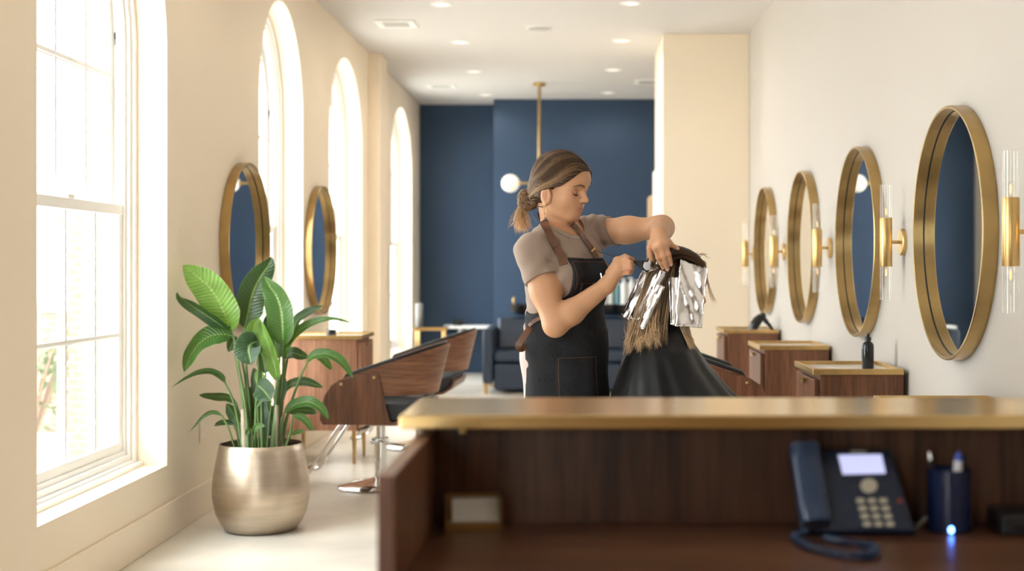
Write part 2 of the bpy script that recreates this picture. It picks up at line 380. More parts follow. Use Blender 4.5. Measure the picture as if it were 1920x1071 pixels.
# ------------------------------------------------------------------ round mirrors
def make_mirror(name, label, grp):
    t = thing(name, label, 'mirror', group=grp)
    R, ri, d = 0.452, 0.440, 0.052
    MB().lathe([(R, 0.001), (R, d-0.002), (R-0.002, d), (ri+0.001, d), (ri, d-0.001), (ri, 0.001)], 96, xf=RX(), close=True).build('frame', M['brassD'], t)
    MB().lathe([(0, 0.010), (ri+0.002, 0.010), (ri+0.002, 0.006), (0, 0.006)], 96, xf=RX()).build('mirror_glass', M['mirror'], t, smooth=20)
    MB().lathe([(ri-0.0005, 0.0101), (ri-0.0005, 0.0130), (ri-0.0030, 0.0125), (ri-0.0035, 0.0101)], 96, xf=RX(), close=True).build('gasket', M['black'], t)
    return t
ZM = CZ+0.123
mr = make_mirror('round_mirror', 'large round brass mirror nearest the reception desk, on the ivory wall', 'round brass mirrors')
mr.location = (XR, 4.68, ZM); mr.rotation_euler = (0, 0, PI)
dup(mr, (XR, 6.25, ZM), 'round brass mirror reflecting navy, behind the black spray bottle')
dup(mr, (XR, 7.82, ZM), 'round brass mirror reflecting cream, third from the desk on the ivory wall')
dup(mr, (XR, 9.42, ZM), 'smallest looking round brass mirror on the ivory wall, next to the cream pier')
dup(mr, (XL, 7.20, ZM), 'round brass mirror on the window wall right above the potted plant', 0)
dup(mr, (XL, 9.27, ZM), 'round brass mirror between the two arched windows, above the tall walnut cabinet', 0)
# ------------------------------------------------------------------ wall sconces
def make_sconce():
    t = thing('wall_sconce', '', 'wall lamp', group='double ended brass sconces')
    MB().lathe([(0, 0.018), (0.052, 0.018), (0.055, 0.015), (0.055, 0.0005), (0, 0.0005)], 40, xf=RX()).build('backplate', M['brass'], t)
    MB().tube([(0.015, 0, 0), (0.055, 0, 0)], 0.007, 12).build('arm', M['brass'], t)
    xf = Matrix.Translation((0.075, 0, 0))
    MB().lathe([(0.0, -0.102), (0.0245, -0.102), (0.0255, -0.100), (0.0255, 0.100), (0.0245, 0.102), (0.0, 0.102)], 36, xf=xf).build('sleeve', M['brass'], t)
    for s in (1, -1):
        pr = [(0.0250, 0.102*s), (0.0250, 0.240*s)]
        MB().lathe(pr, 36, xf=xf).build('glass_tube', M['tube'], t)
        b = MB().lathe([(0.0, 0.150*s), (0.006, 0.147*s), (0.0125, 0.134*s), (0.0125, 0.126*s), (0.007, 0.108*s), (0.006, 0.102*s)], 18, xf=xf).build('bulb', M['tube'], t)
        MB().lathe([(0.0, 0.143*s), (0.0035, 0.138*s), (0.0035, 0.114*s), (0.0, 0.110*s)], 8, xf=xf).build('filament', M['bulb'], b)
    return t
sc0 = make_sconce(); sc0.location = (XR, 3.885, CZ+0.106); sc0.rotation_euler = (0, 0, PI)
sc0['label'] = 'brass and glass tube sconce at the picture edge beside the biggest mirror'
for Y, l in ((5.475, 'brass and glass tube sconce between the biggest mirror and the navy reflecting one'),
             (7.07, 'brass and glass tube sconce between the second and third mirrors from the desk'),
             (8.67, 'brass and glass tube sconce between the two cream reflecting mirrors'),
             (10.18, 'brass and glass tube sconce in the corner by the cream pier')):
    dup(sc0, (XR, Y, CZ+0.106), l)
# ------------------------------------------------------------------ walnut cabinets with brass trays (local: back at x=0, room side +x)
def make_cabinet(D, W, label, wd='walnut'):
    t = thing('styling_cabinet', label, 'cabinet', group='walnut styling cabinets')
    b = MB().box((0.004, -W/2, 0.21), (D-0.024, W/2, 0.772)); b.build('body', M[wd], t, bevel=0.002)
    d = MB().box((D-0.021, -W/2+0.002, 0.214), (D, W/2-0.002, 0.752)).build('door', M[wd], t, bevel=0.003)
    h = MB().box((D-0.006, -0.055, 0.738), (D+0.018, 0.055, 0.744)); h.box((D+0.014, -0.055, 0.726), (D+0.018, 0.055, 0.744)); h.build('finger_pull', M['brass'], d, bevel=0.001)
    e = 0.006; x0, x1, y0, y1 = 0.003, D+e, -W/2-e, W/2+e
    f = MB()
    for a, c in (((x0, y0), (x1, y0+0.012)), ((x0, y1-0.012), (x1, y1)), ((x0, y0+0.012), (x0+0.012, y1-0.012)), ((x1-0.012, y0+0.012), (x1, y1-0.012))): f.box((*a, 0.772), (*c, 0.796))
    f.build('tray_rim', M['brass'], t, bevel=0.002)
    MB().box((x0+0.010, y0+0.010, 0.770), (x1-0.010, y1-0.010, 0.781)).build('tray_top', M['marble'], t)
    for x in (0.05, D-0.05):
        for y in (-W/2+0.05, W/2-0.05):
            MB().tube([(x, y, 0), (x, y, 0.21)], [0.009, 0.015], 16).build('leg', M['brass'], t)
    return t
c0 = make_cabinet(0.370, 0.47, 'walnut cabinet whose brass tray edge just shows above the counter')
c0.location = (XR-0.018, 4.04, 0); c0.rotation_euler = (0, 0, PI)
for Y, l in ((5.63, 'walnut cabinet with brass tray carrying the black spray bottle'),
             (7.26, 'walnut cabinet with empty brass tray, middle of the row on the ivory wall'),
             (9.05, 'walnut cabinet by the cream pier with a black hair dryer on top')): dup(c0, (XR-0.018, Y, 0), l)
c1 = make_cabinet(0.49, 0.46, 'walnut cabinet on brass legs against the window wall behind the plant', 'walnutLit')
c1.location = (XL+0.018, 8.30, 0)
# things on the cabinets
t = thing('spray_bottle', 'black spray bottle standing on a brass cabinet tray', 'bottle', (1.222, 5.60, 0.7815))
MB().lathe([(0, 0), (0.023, 0), (0.025, 0.003), (0.025, 0.098), (0.022, 0.108), (0.013, 0.116), (0.012, 0.122), (0, 0.122)], 32).build('bottle_body', M['blackgloss'], t)
MB().lathe([(0.0, 0.121), (0.014, 0.121), (0.014, 0.134), (0.008, 0.138), (0.006, 0.150), (0, 0.150)], 24).build('pump_cap', M['black'], t)
MB().box((-0.0262, -0.012, 0.035), (-0.020, 0.012, 0.085)).build('label_patch', mat('grey_print', (0.12, 0.12, 0.13), 0.4), t)
t = thing('hair_dryer', 'black hair dryer standing on the cabinet by the cream pier', 'hair dryer', (1.22, 8.98, 0.7835))
hb = MB().tube([(-0.050, 0, 0.0), (-0.040, 0, 0.03), (-0.015, 0, 0.068), (0.012, 0, 0.098)], [0.030, 0.033, 0.034, 0.024], 20)
hb.build('barrel', M['blackgloss'], t)
MB().tube([(0.010, 0, 0.096), (0.034, 0, 0.104), (0.040, 0, 0.106)], [0.024, 0.020, 0.012], 18).build('nozzle', M['black'], t)
MB().tube(bez([(0.022, 0, 0.088), (0.046, 0, 0.058), (0.070, 0, 0.030), (0.086, 0, 0.003)], 5), [0.016]*6+[0.013]*5+[0.010]*4+[0.007], 14).build('handle', M['black'], t)
t = thing('cosmetic_jar', 'small black jar on the walnut cabinet behind the plant', 'jar', (-1.56, 8.20, 0.7815))
MB().lathe([(0, 0), (0.03, 0), (0.03, 0.03), (0, 0.03)], 24).build('jar_body', M['black'], t); MB().lathe([(0, 0.0302), (0.031, 0.0302), (0.031, 0.045), (0, 0.045)], 24).build('lid', M['blackgloss'], t)
# ------------------------------------------------------------------ styling chairs (local: sitter looks along -x)
def make_chair(label):
    t = thing('styling_chair', label, 'chair', group='walnut shell styling chairs')
    def plan(u, off=0.0, top=1.0):               # u -1..1 round the shell, from one arm tip to the other
        L, r = 0.245, 0.275+off
        tot = 2*L+PI*r*1.0; d = (u+1)/2*tot
        xc = 0.045+0.065*top
        k = 1.0+0.02*top
        if d < L: return (xc-L+d, -r*k)
        if d > tot-L: return (xc-(d-(tot-L)), r*k)
        a = (d-L)/r-PI/2
        return (xc+r*math.cos(a), r*k*math.sin(a))
    def ztop(x): return 0.600+(0.796-0.600)*max(0, min(1, (x+0.20)/0.585))**0.95
    def band(off, z0, lift, n=48, th=0.012):
        rows = []
        for i in range(n+1):
            u = -1+2*i/n; row = []
            for (o, tt) in ((off, 0), (off, 0.33), (off, 0.66), (off, 1), (off-th, 1), (off-th, 0.66), (off-th, 0.33), (off-th, 0)):
                bx, by = plan(u, o, 0); tx, ty = plan(u, o, 1); z1 = ztop(tx)+lift
                row.append((lerp(bx, tx, tt), lerp(by, ty, tt), lerp(z0, z1, tt)))
            rows.append(row)
        mb = MB().grid(rows, closev=True); m = len(mb.v)
        mb.f += [tuple(range(7, -1, -1)), tuple(range(m-8, m))]; mb.mi += [0, 0]
        return mb
    band(0, 0.527, 0).build('back_shell', M['walnutH'], t, bevel=0.002)
    band(-0.013, 0.53, 0.020, th=0.035).build('back_pad', M['leather'], t, bevel=0.010, seg=3)
    pan = [(-0.265, 0.40), (-0.262, 0.45), (-0.24, 0.53), (-0.205, 0.585), (-0.16, 0.615), (0.03, 0.655), (0.052, 0.640), (0.068, 0.57), (0.105, 0.42), (0.125, 0.375), (-0.25, 0.375)]
    for s in (-1, 1):
        p = MB().prism(pan, s*0.284, s*0.297, axis=1).build('side_panel', M['walnut'], t, bevel=0.003)
        for x, z in ((-0.150, 0.592), (0.028, 0.628)):
            MB().lathe([(0, 0.004), (0.006, 0.0035), (0.008, 0.001), (0.008, 0), (0, 0)], 16, xf=Matrix.Translation((x, s*0.297, z)) @ Matrix.Rotation(-s*PI/2, 4, 'X')).build('screw_cap', M['brass'], p)
    st = [(-0.262, 0.392), (-0.25, 0.375), (0.12, 0.375), (0.20, 0.385), (0.255, 0.42), (0.275, 0.47), (0.262, 0.474), (0.245, 0.432), (0.195, 0.398), (0.12, 0.388), (-0.25, 0.388)]
    MB().prism(st, -0.285, 0.285, axis=1).build('seat_shell', M['walnutY'], t, bevel=0.002)
    cu = [(-0.27, 0.39), (0.12, 0.389), (0.19, 0.399), (0.24, 0.434), (0.258, 0.49), (0.235, 0.505), (0.19, 0.49), (0.0, 0.485), (-0.2, 0.492), (-0.262, 0.478), (-0.275, 0.44)]
    MB().prism(cu, -0.262, 0.262, axis=1).build('seat_cushion', M['leather'], t, bevel=0.012, seg=3)
    MB().lathe([(0, 0), (0.235, 0), (0.240, 0.006), (0.234, 0.012), (0.15, 0.030), (0.06, 0.046), (0.048, 0.052), (0, 0.052)], 56).build('base_disc', M['chrome'], t)
    c = MB().lathe([(0, 0.05), (0.034, 0.05), (0.034, 0.24), (0.026, 0.245), (0.026, 0.345), (0.0, 0.345)], 28); c.lathe([(0.036, 0.235), (0.042, 0.238), (0.042, 0.270), (0.036, 0.273)], 28, close=True)
    c.box((-0.10, -0.09, 0.345), (0.12, 0.09, 0.372)); c.build('pump_column', M['chrome'], t, bevel=0.001)
    l = MB().tube(bez([(0.0, -0.03, 0.255), (0.06, -0.10, 0.252), (0.17, -0.16, 0.247)], 6), 0.007, 10); l.ball((-0.03, -0.045, 0.255), 0.022, 12); l.build('pump_lever', M['chrome'], t)
    MB().tube(bez([(-0.02, -0.03, 0.36), (-0.06, -0.09, 0.335), (-0.10, -0.12, 0.315)], 6), 0.013, 10).build('lock_handle', M['chrome'], t)
    for s in (-1, 1):
        pts = bez([(-0.155, 0.12*s, 0.37), (-0.19, 0.12*s, 0.36), (-0.30, 0.12*s, 0.20), (-0.365, 0.12*s, 0.10), (-0.40, 0.12*s, 0.075), (-0.44, 0.12*s, 0.08)], 8)
        MB().tube(pts, 0.017, 12, flat=0.6).build('footrest_arm', M['chrome'], t)
    MB().tube([(-0.43, -0.17, 0.08), (-0.43, 0.17, 0.08)], 0.015, 14).build('footrest_bar', M['chrome'], t)
    return t
ch = make_chair('walnut shell styling chair right of the plant, showing its chrome base')
ch.location = (-1.11, 7.28, 0); ch.rotation_euler = (0, 0, math.radians(-4))
dup(ch, (-1.085, 8.87, 0), 'walnut shell styling chair partly hidden behind the nearer one, window side', math.radians(-3))
dup(ch, (0.575, 4.56, 0), 'styling chair under the seated client in the black cape', PI+math.radians(3))
hi = dup(ch, (0.60, 6.22, 0), 'styling chair whose armrest shows behind the black cape', PI)
for c_ in hi.children:               # pumped up higher than the others
    n_ = c_.name.split('.')[0]
    if n_ == 'pump_column': c_.scale = (1, 1, 1.269)
    elif n_ not in ('base_disc', 'pump_lever'): c_.location = (0, 0, 0.10)
# ------------------------------------------------------------------ shampoo sofa with basins, far end
t = thing('shampoo_sofa', 'navy leather shampoo bench with black neck basins at the far wall', 'sofa', (-0.10, 12.9, 0))
def sp(name, a, b, m='navyleather', bev=0.02): return MB().box(a, b).build(name, M[m], t, world=True, bevel=bev, seg=3)
sp('frame', (-0.84, 12.68, 0.03), (0.515, 13.45, 0.30))
for x in (-0.945, 0.52): sp('arm', (x, 12.55, 0.10), (x+0.10, 13.45, 0.625), bev=0.03)
for x in (-0.840, -0.160):
    sp('seat_cushion', (x, 12.58, 0.305), (x+0.675, 13.25, 0.40), bev=0.03)
    sp('footrest', (x, 12.60, 0.045), (x+0.675, 12.675, 0.29), bev=0.015)
    bc = MB().prism([(13.10, 0.40), (13.25, 0.715), (13.40, 0.715), (13.40, 0.40)], x, x+0.675, axis=0).build('back_cushion', M['navyleather'], t, world=True, bevel=0.035, seg=3)
for x in (-0.92, 0.57):
    for y in (12.60, 13.38): MB().tube([(x, y, 0), (x, y, 0.102)], [0.022, 0.028], 16).build('leg', M['oak'], t, world=True)
for x in (-0.56, 0.30):
    prof = [(0.0, 0.02), (0.10, 0.02), (0.15, 0.05), (0.17, 0.125), (0.155, 0.125), (0.135, 0.06), (0.09, 0.04), (0, 0.04)]
    xf = Matrix.Translation((x, 13.36, 0.713)) @ Matrix.Diagonal((1, 1.1, 1, 1))
    bs = MB().lathe(prof, 36, xf=xf).build('basin', M['blackgloss'], t, world=True)
    MB().tube(bez([(x-0.13, 13.50, 0.83), (x-0.13, 13.48, 0.90), (x-0.13, 13.40, 0.90), (x-0.13, 13.36, 0.86)], 6), 0.011, 12).build('tap', M['brass'], bs, world=True)
# back counter with bottles
t = thing('back_counter', 'low navy counter along the far wall behind the shampoo bench', 'counter', (0.30, 14.4, 0))
MB().box((-0.06, 14.22, 0), (0.66, 14.61, 0.755)).build('body', M['blue'], t, world=True, bevel=0.004)
MB().box((-0.08, 14.20, 0.756), (0.68, 14.61, 0.776)).build('top', M['black'], t, world=True, bevel=0.003)
bw = mat('white_bottle', (0.82, 0.82, 0.80), 0.35); bt = mat('teal_bottle', (0.12, 0.30, 0.33), 0.35)
def pump_bottle(px, m, h, r, label):
    x = (px-VX)*14.32/FP
    t = thing('pump_bottle', label, 'bottle', (x, 14.32, 0.7762), group='bottles behind the shampoo bench')
    MB().lathe([(0, 0), (r-.003, 0), (r, 0.004), (r, h*0.78), (r*0.8, h*0.84), (r*0.4, h*0.87), (0, h*0.87)], 24).build('bottle_body', m, t)
    p = MB().lathe([(0, h*0.868), (r*0.42, h*0.868), (r*0.42, h*0.93), (0.004, h*0.935), (0.004, h*0.98), (0, h*0.98)], 16); p.box((-0.045, -0.008, h*0.965), (0.012, 0.008, h)); p.build('pump', M['white'], t)
for px, m, h, r, l in ((1132.5, bw, .30, .034, 'white pump bottle beside the woman\'s apron, first of the row behind the bench'), (1145, bw, .31, .030, 'tall white pump bottle just left of the teal one'), (1157.5, bt, .29, .028, 'teal pump bottle in the row behind the shampoo bench'),
                       (1170, bw, .32, .040, 'widest white pump bottle, right of the teal one'), (1184, bw, .33, .036, 'white pump bottle partly behind the hair foils'), (1197, bw, .30, .034, 'white pump bottle hidden mostly by the foils, last of the row')): pump_bottle(px, m, h, r, l)
# corner table, ledge and towels at the far end
t = thing('side_table', 'slim brass topped side table in the far corner by the last window', 'table', (-1.52, 13.4, 0))
MB().box((-1.70, 13.28, 0.575), (-1.36, 13.56, 0.607)).build('top', M['brassT'], t, world=True, bevel=0.004)
for x in (-1.67, -1.40):
    for y in (13.31, 13.53): MB().tube([(x, y, 0), (x, y, 0.578)], 0.012, 12).build('leg', M['brass'], t, world=True)
t = thing('wall_ledge', 'thin white ledge shelf along the navy wall left of the bench', 'shelf', (-1.3, 14.9, 0.53))
MB().box((-1.56, 14.80, 0.525), (-0.985, 15.128, 0.556)).build('board', M['white'], t, world=True, bevel=0.004)
MB().box((-1.40, 14.95, 0.40), (-1.37, 15.128, 0.526)).box((-1.10, 14.95, 0.40), (-1.07, 15.128, 0.526)).build('bracket', M['white'], t, world=True)
t = thing('salon_bowl', 'dark tint bowl standing on the white ledge by the navy wall', 'bowl', (-1.40, 14.88, 0.5562))
MB().lathe([(0, 0), (0.05, 0), (0.09, 0.06), (0.085, 0.062), (0.05, 0.008), (0, 0.008)], 28).build('bowl_body', M['black'], t)
t = thing('rolled_towel', 'grey rolled towel standing upright on the brass side table', 'towel', (-1.655, 13.40, 0.6073))
sp_ = []
for i in range(90):
    a = i*0.28; r = 0.006+0.034*i/90; sp_.append((r*math.cos(a), r*math.sin(a)))
rows = [[(x, y, z) for z in (0.0, 0.12, 0.24)] for x, y in sp_]
MB().grid(rows).build('towel_roll', mat('grey_terry', (0.28, 0.27, 0.26), 0.95, bump=0.4, bscale=300, sheen=0.3), t, solid=0.004)
t = thing('tall_oak_locker', 'tall pale oak locker just showing past the cream pier', 'cabinet', (0.85, 12.45, 0))
MB().box((0.638, 12.2, 0.04), (1.10, 12.7, 1.885)).build('carcass', M['oak'], t, world=True, bevel=0.004)
MB().box((0.642, 12.18, 0.06), (0.858, 12.2, 1.87)).build('door', M['oak'], t, world=True, bevel=0.003); MB().box((0.862, 12.18, 0.06), (1.095, 12.2, 1.87)).build('door', M['oak'], t, world=True, bevel=0.003)
MB().box((0.66, 12.22, 0), (1.08, 12.68, 0.041)).build('plinth', M['black'], t, world=True)
# power point on the window wall
t = thing('wall_outlet', 'white power outlet low on the window wall left of the pot', 'outlet', (XL, 6.43, 0.416))
MB().box((0.0005, -0.036, -0.06), (0.007, 0.036, 0.06)).build('cover_plate', M['wall'], t, bevel=0.003)
for z in (-0.024, 0.024): MB().box((0.006, -0.016, z-0.014), (0.0085, 0.016, z+0.014)).build('socket', M['white'], t, bevel=0.002)
# ------------------------------------------------------------------ outside the windows
gm = mat('paved_yard', (0.60, 0.58, 0.54), 0.9, noise=0.1)
struct(MB().box((-30, -20, -0.45), (XO-0.02, 40, -0.35)).build('ground', gm, smooth=None))
def brickmat():
    m, nt, b = newmat('pale_red_brick'); tc = nt.nodes.new('ShaderNodeTexCoord'); mp = nt.nodes.new('ShaderNodeMapping'); mp.inputs['Rotation'].default_value = (PI/2, 0, 0)
    br = nt.nodes.new('ShaderNodeTexBrick'); br.inputs['Scale'].default_value = 4.5; br.inputs['Color1'].default_value = (.20, .115, .09, 1); br.inputs['Color2'].default_value = (.16, .10, .08, 1); br.inputs['Mortar'].default_value = (.20, .15, .125, 1)
    br.inputs['Mortar Size'].default_value = 0.03
    nt.links.new(tc.outputs['Object'], mp.inputs[0]); nt.links.new(mp.outputs[0], br.inputs[0]); nt.links.new(br.outputs[0], b.inputs[0]); b.inputs['Roughness'].default_value = .9; return m
bk = brickmat()
t = thing('brick_pier', 'pale brick pier standing outside the nearest window', 'brick pier', (-3.5, 9.5, -0.35))
MB().box((-0.13, -0.2, 0), (0.13, 0.2, 4.6)).build('shaft', bk, t); MB().box((-0.17, -0.24, 4.6), (0.17, 0.24, 4.75)).build('coping', gm, t)
t = thing('garden_wall', 'low brick garden wall across the yard outside the nearest window', 'wall', (-5.5, 12.5, -0.35))
MB().box((-3.5, -0.12, 0), (1.3, 0.12, 1.15)).build('brickwork', bk, t); MB().box((-3.55, -0.16, 1.15), (1.35, 0.16, 1.25)).build('coping', gm, t)
random.seed(5)
t = thing('garden_shrub', 'sparse pale shrub outside behind the lower window panes', 'shrub', (-4.4, 10.4, -0.35))
fo = MB(); stb = MB()
for i in range(26):
    a = random.random()*2*PI; l = 0.5+random.random()*0.6; tip = Vector((math.cos(a)*l*0.55, math.sin(a)*l*0.55, 0.4+l*0.9))
    stb.tube(bez([(0, 0, 0), tip*0.5+Vector((0, 0, 0.1)), tip], 4), 0.009, 5)
    for k in range(16):
        c = tip*(0.45+0.55*random.random())+Vector([random.gauss(0, .09) for _ in range(3)])
        d = Vector([random.gauss(0, 1) for _ in range(3)]).normalized(); e = d.orthogonal().normalized(); s = 0.05
        fo.add([c, c+d*s+e*s*.4, c+d*2*s, c+d*s-e*s*.4], [(0, 1, 2, 3)])
fo.build('foliage', mat('pale_leaf', (.10, .13, .065), .7), t, smooth=None); stb.build('stems', mat('twig', (.20, .14, .10), .8), t)
# ------------------------------------------------------------------ reception desk
DZ = 0.766
t = thing('reception_desk', 'walnut reception desk with raised brass counter in the foreground', 'desk', (0.4, 2.1, 0))
MB().box((-0.305, 2.20, 0.941), (1.15, 2.505, 0.965)).build('counter_top', M['brassT'], t, world=True, bevel=0.003)
MB().box((-0.282, 2.305, 0.0), (1.14, 2.345, 0.9405)).build('front_panel', M['deskwood'], t, world=True)
MB().box((-0.280, 1.80, 0.0), (-0.256, 2.3045, 0.9275)).build('side_panel', M['walnut'], t, world=True, bevel=0.002)
MB().box((1.11, 1.80, 0.0), (1.135, 2.3045, 0.9275)).build('side_panel', M['walnut'], t, world=True, bevel=0.002)
MB().box((-0.2555, 1.72, DZ-0.03), (1.1095, 2.3045, DZ)).build('desk_surface', M['desktop'], t, world=True, bevel=0.002)
sd = MB().tube([P(868, 806, 2.285)+Vector((0, 0, -0.006)), P(868, 806, 2.285)+Vector((0, 0, 0.006))], 0.006, 12); sd.build('brass_stud', M['brass'], t, world=True)
def desk(px, py, h=0.0):
    Y = (CZ-DZ-h)*FP/(py-VY); return P(px, py, Y)
# card holder
t = thing('card_holder', 'brass box with a stack of white note cards at the left end of the desk', 'card holder', (-0.187, 2.268, DZ))
q = Matrix.Rotation(math.radians(8), 4, 'Z')
h = MB(); w_, d_ = 0.048, 0.030
h.box((-w_, -d_, 0), (w_, d_, 0.004), xf=q)
for a, b in (((-w_, -d_), (-w_+0.002, d_)), ((w_-0.002, -d_), (w_, d_)), ((-w_, d_-0.002), (w_, d_))): h.box((*a, 0.004), (*b, 0.052), xf=q)
h.box((-w_, -d_, 0.004), (w_, -d_+0.002, 0.012), xf=q)
h.build('tray', M['brassD'], t, bevel=0.0005)
t = thing('note_cards', 'stack of white note cards leaning in the brass box', 'paper', (-0.187, 2.268, DZ+0.004))
cm = MB(); cm.box((-0.040, -0.005, 0), (0.040, 0.005, 0.046), xf=q @ Matrix.Translation((0.004, -0.014, 0.004)) @ Matrix.Rotation(math.radians(-38), 4, 'X')); cm.build('card_stack', mat('white_card', (.80, .76, .70), .8), t)
# pen pot and pens
x, y = desk(1791, 1003)[:2]; y += 0.036
t = thing('pen_pot', 'dark blue pen pot with a lit blue spot, right of the telephone', 'pen pot', (x, y, DZ))
bp_ = mat('deep_blue_gloss', (0.008, 0.016, 0.060), 0.22)
MB().lathe([(0, 0), (0.034, 0), (0.0362, 0.002), (0.0362, 0.104), (0.0350, 0.1055), (0.0338, 0.104), (0.0338, 0.004), (0, 0.004)], 48).build('cup', bp_, t)
MB().ball((-0.0065, -0.0356, 0.008), 0.0055, 16, sc=(0.7, 0.35, 0.95)).build('indicator_light', mat('blue_led', (0.1, 0.2, 1), .3, emit=(0.08, 0.22, 1.0), estr=14), t)
PENS = [('black pen leaning left in the blue pen pot', 'black', (-0.016, 0.008, 0.006), (-0.034, 0.0, 0.134), 0.0042), ('white pen with blue tip standing in the blue pen pot', 'pw', (0.004, -0.010, 0.006), (0.010, -0.022, 0.136), 0.0068),
        ('brown pencil in the blue pen pot', 'oak', (0.012, 0.006, 0.006), (0.022, 0.004, 0.122), 0.0036), ('dark marker leaning right in the blue pen pot', 'blackgloss', (0.018, 0.012, 0.006), (0.031, 0.014, 0.128), 0.0056)]
M['pw'] = mat('white_barrel', (.85, .86, .90), .25); M['pblue'] = mat('blue_cap', (.05, .10, .55), .3)
for l, m, a, b, r in PENS:
    p = thing('pen', l, 'pen', (x, y, DZ)); a, b = Vector(a), Vector(b); d = (b-a).normalized()
    MB().tube([a, b-d*0.014], r, 14).build('barrel', M[m], p); MB().tube([b-d*0.0138, b-d*0.004, b], [r*0.95, r*0.7, r*0.25], 14).build('tip', M['pblue'] if m == 'pw' else M['chrome'] if m == 'black' else M['black'], p)
# telephone
tl, tr, bl, br = P(1536, 843, 2.262), P(1671, 843, 2.262), P(1566, 998, 2.185), P(1717, 998, 2.185)
t = thing('desk_telephone', 'navy office telephone with lit screen and handset on the desk', 'telephone', (bl.x+0.05, 2.2, DZ))
nrm = (tr-tl).cross(bl-tl).normalized(); nrm = -nrm if nrm.y > 0 else nrm
pl = (tl-tr)*0.40; 
TL, BL = tl+pl, bl+pl*1.05
def F(px, py, h=0.0):        # a point of the phone's sloping face seen at this pixel
    d = P(px, py, 1.0)-Vector((0, 0, CZ)); o = Vector((0, 0, CZ)); k = (tl+nrm*h-o).dot(nrm)/d.dot(nrm); return o+d*k
pb = mat('navy_plastic', (0.010, 0.020, 0.052), 0.38); pl2 = mat('navy_handset_plastic', (0.016, 0.034, 0.085), 0.30); key = mat('ivory_keys', (.62, .58, .48), .5); dk = mat('dark_keys', (.02, .024, .04), .4)
bk_ = -nrm*0.022
mb = MB().add([TL, tr, br, BL, TL+bk_, tr+bk_, br+bk_, BL+bk_], [(0, 1, 2, 3), (7, 6, 5, 4), (0, 4, 5, 1), (1, 5, 6, 2), (2, 6, 7, 3), (3, 7, 4, 0)])
mb.build('housing', pb, t, world=True, bevel=0.006, seg=3)
lo_ = min(v.z for v in (br, bl)); bt_ = MB()
bt_.add([BL+bk_*.6, br+bk_*.6, (br.x, br.y+0.004, DZ+0.0005), (BL.x, BL.y+0.004, DZ+0.0005), BL+(TL-BL)*.75+bk_*.8, br+(tr-br)*.75+bk_*.8, (br.x-.01, 2.296, DZ+0.0005), (BL.x+.01, 2.296, DZ+0.0005)], [(0, 1, 2, 3), (7, 6, 5, 4), (0, 4, 5, 1), (1, 5, 6, 2), (2, 6, 7, 3), (3, 7, 4, 0)])
bt_.build('stand', pb, t, world=True)
def keyq(name, pts, m, h=0.003, bev=0.001):
    a = [F(*p, 0.0003) for p in pts]; b = [F(*p, h) for p in pts]; n = len(a)
    mb = MB().add(a+b, [tuple(range(n)), tuple(range(2*n-1, n-1, -1))]+[(i, (i+1) % n, n+(i+1) % n, n+i) for i in range(n)])
    return mb.build(name, m, t, world=True, bevel=bev)
keyq('screen', [(1571, 853), (1653, 852), (1661, 888), (1580, 890)], mat('lit_lcd', (.5, .5, .8), .3, emit=(.62, .66, 1.0), estr=0.42), 0.002)
keyq('dial_pad_ring', [(1629+16*math.cos(i*PI/12), 911+14*math.sin(i*PI/12)) for i in range(24)], key, 0.004)
for r_ in range(4):
    for c_ in range(3):
        cx, cy = 1613+21.5*c_+r_*4.2, 939+14.6*r_
        keyq('number_key', [(cx-8, cy-4.5), (cx+7, cy-4.8), (cx+8.5, cy+4.5), (cx-6.5, cy+4.8)], key, 0.003)
for cx, cy in ((1599, 912), (1659, 911), (1586, 951), (1594, 982), (1671, 862), (1691, 954), (1694, 968), (1698, 983)):
    keyq('function_key', [(cx-6, cy-4), (cx+5, cy-4), (cx+6, cy+4), (cx-5, cy+4)], dk, 0.002)
keyq('hold_key', [(1682, 936), (1690, 936), (1692, 943), (1684, 943)], mat('red_key', (.45, .06, .03), .4), 0.0025)
keyq('maker_plate', [(1594, 844.6), (1624, 844.4), (1625, 848.4), (1595, 848.6)], M['grille'], 0.0012, 0)
hp = [P(1508, 833, 2.20), P(1511, 860, 2.192), P(1518, 905, 2.170), P(1526, 950, 2.150), P(1533, 985, 2.135)]
hs = MB(); cpts = bez(hp, 8); m_ = len(cpts); ax = (hp[-1]-hp[0]).normalized(); rows = []
for i, c in enumerate(cpts):
    s = i/(m_-1); e = min(1, min(s, 1-s)/0.05+0.35); wv = 0.0235*min(1, e); end = max(0, abs(s-0.5)*2-0.5)*2
    sx = Vector((1, 0, 0.05)); nn = sx.cross(ax).normalized(); nn = -nn if nn.y > 0 else nn
    dpt = 0.013+0.010*min(1, end)
    row = []
    for k in range(16):
        a = 2*PI*k/16; ca, sa = math.cos(a), math.sin(a)
        sq = lambda v: math.copysign(abs(v)**0.55, v)
        row.append(c+sx*wv*sq(ca)+nn*(dpt*e*sq(sa)-(0.007*min(1, end) if sa < 0 else 0)))
    rows.append(row)
hs.grid(rows, closev=True); hs.f += [tuple(range(15, -1, -1)), tuple(range(len(hs.v)-16, len(hs.v)))]; hs.mi += [0, 0]
hs.build('handset', pl2, t, world=True, smooth=60)
cr = [P(1482, 838, 2.235), P(1494, 838, 2.235), P(1516, 1000, 2.165), P(1502, 1000, 2.165)]
MB().add(cr+[c+Vector((0.02, 0.035, 0)) for c in cr], [(0, 1, 2, 3), (7, 6, 5, 4), (0, 4, 5, 1), (1, 5, 6, 2), (2, 6, 7, 3), (3, 7, 4, 0)]).build('cradle', pb, t, world=True, bevel=0.003)
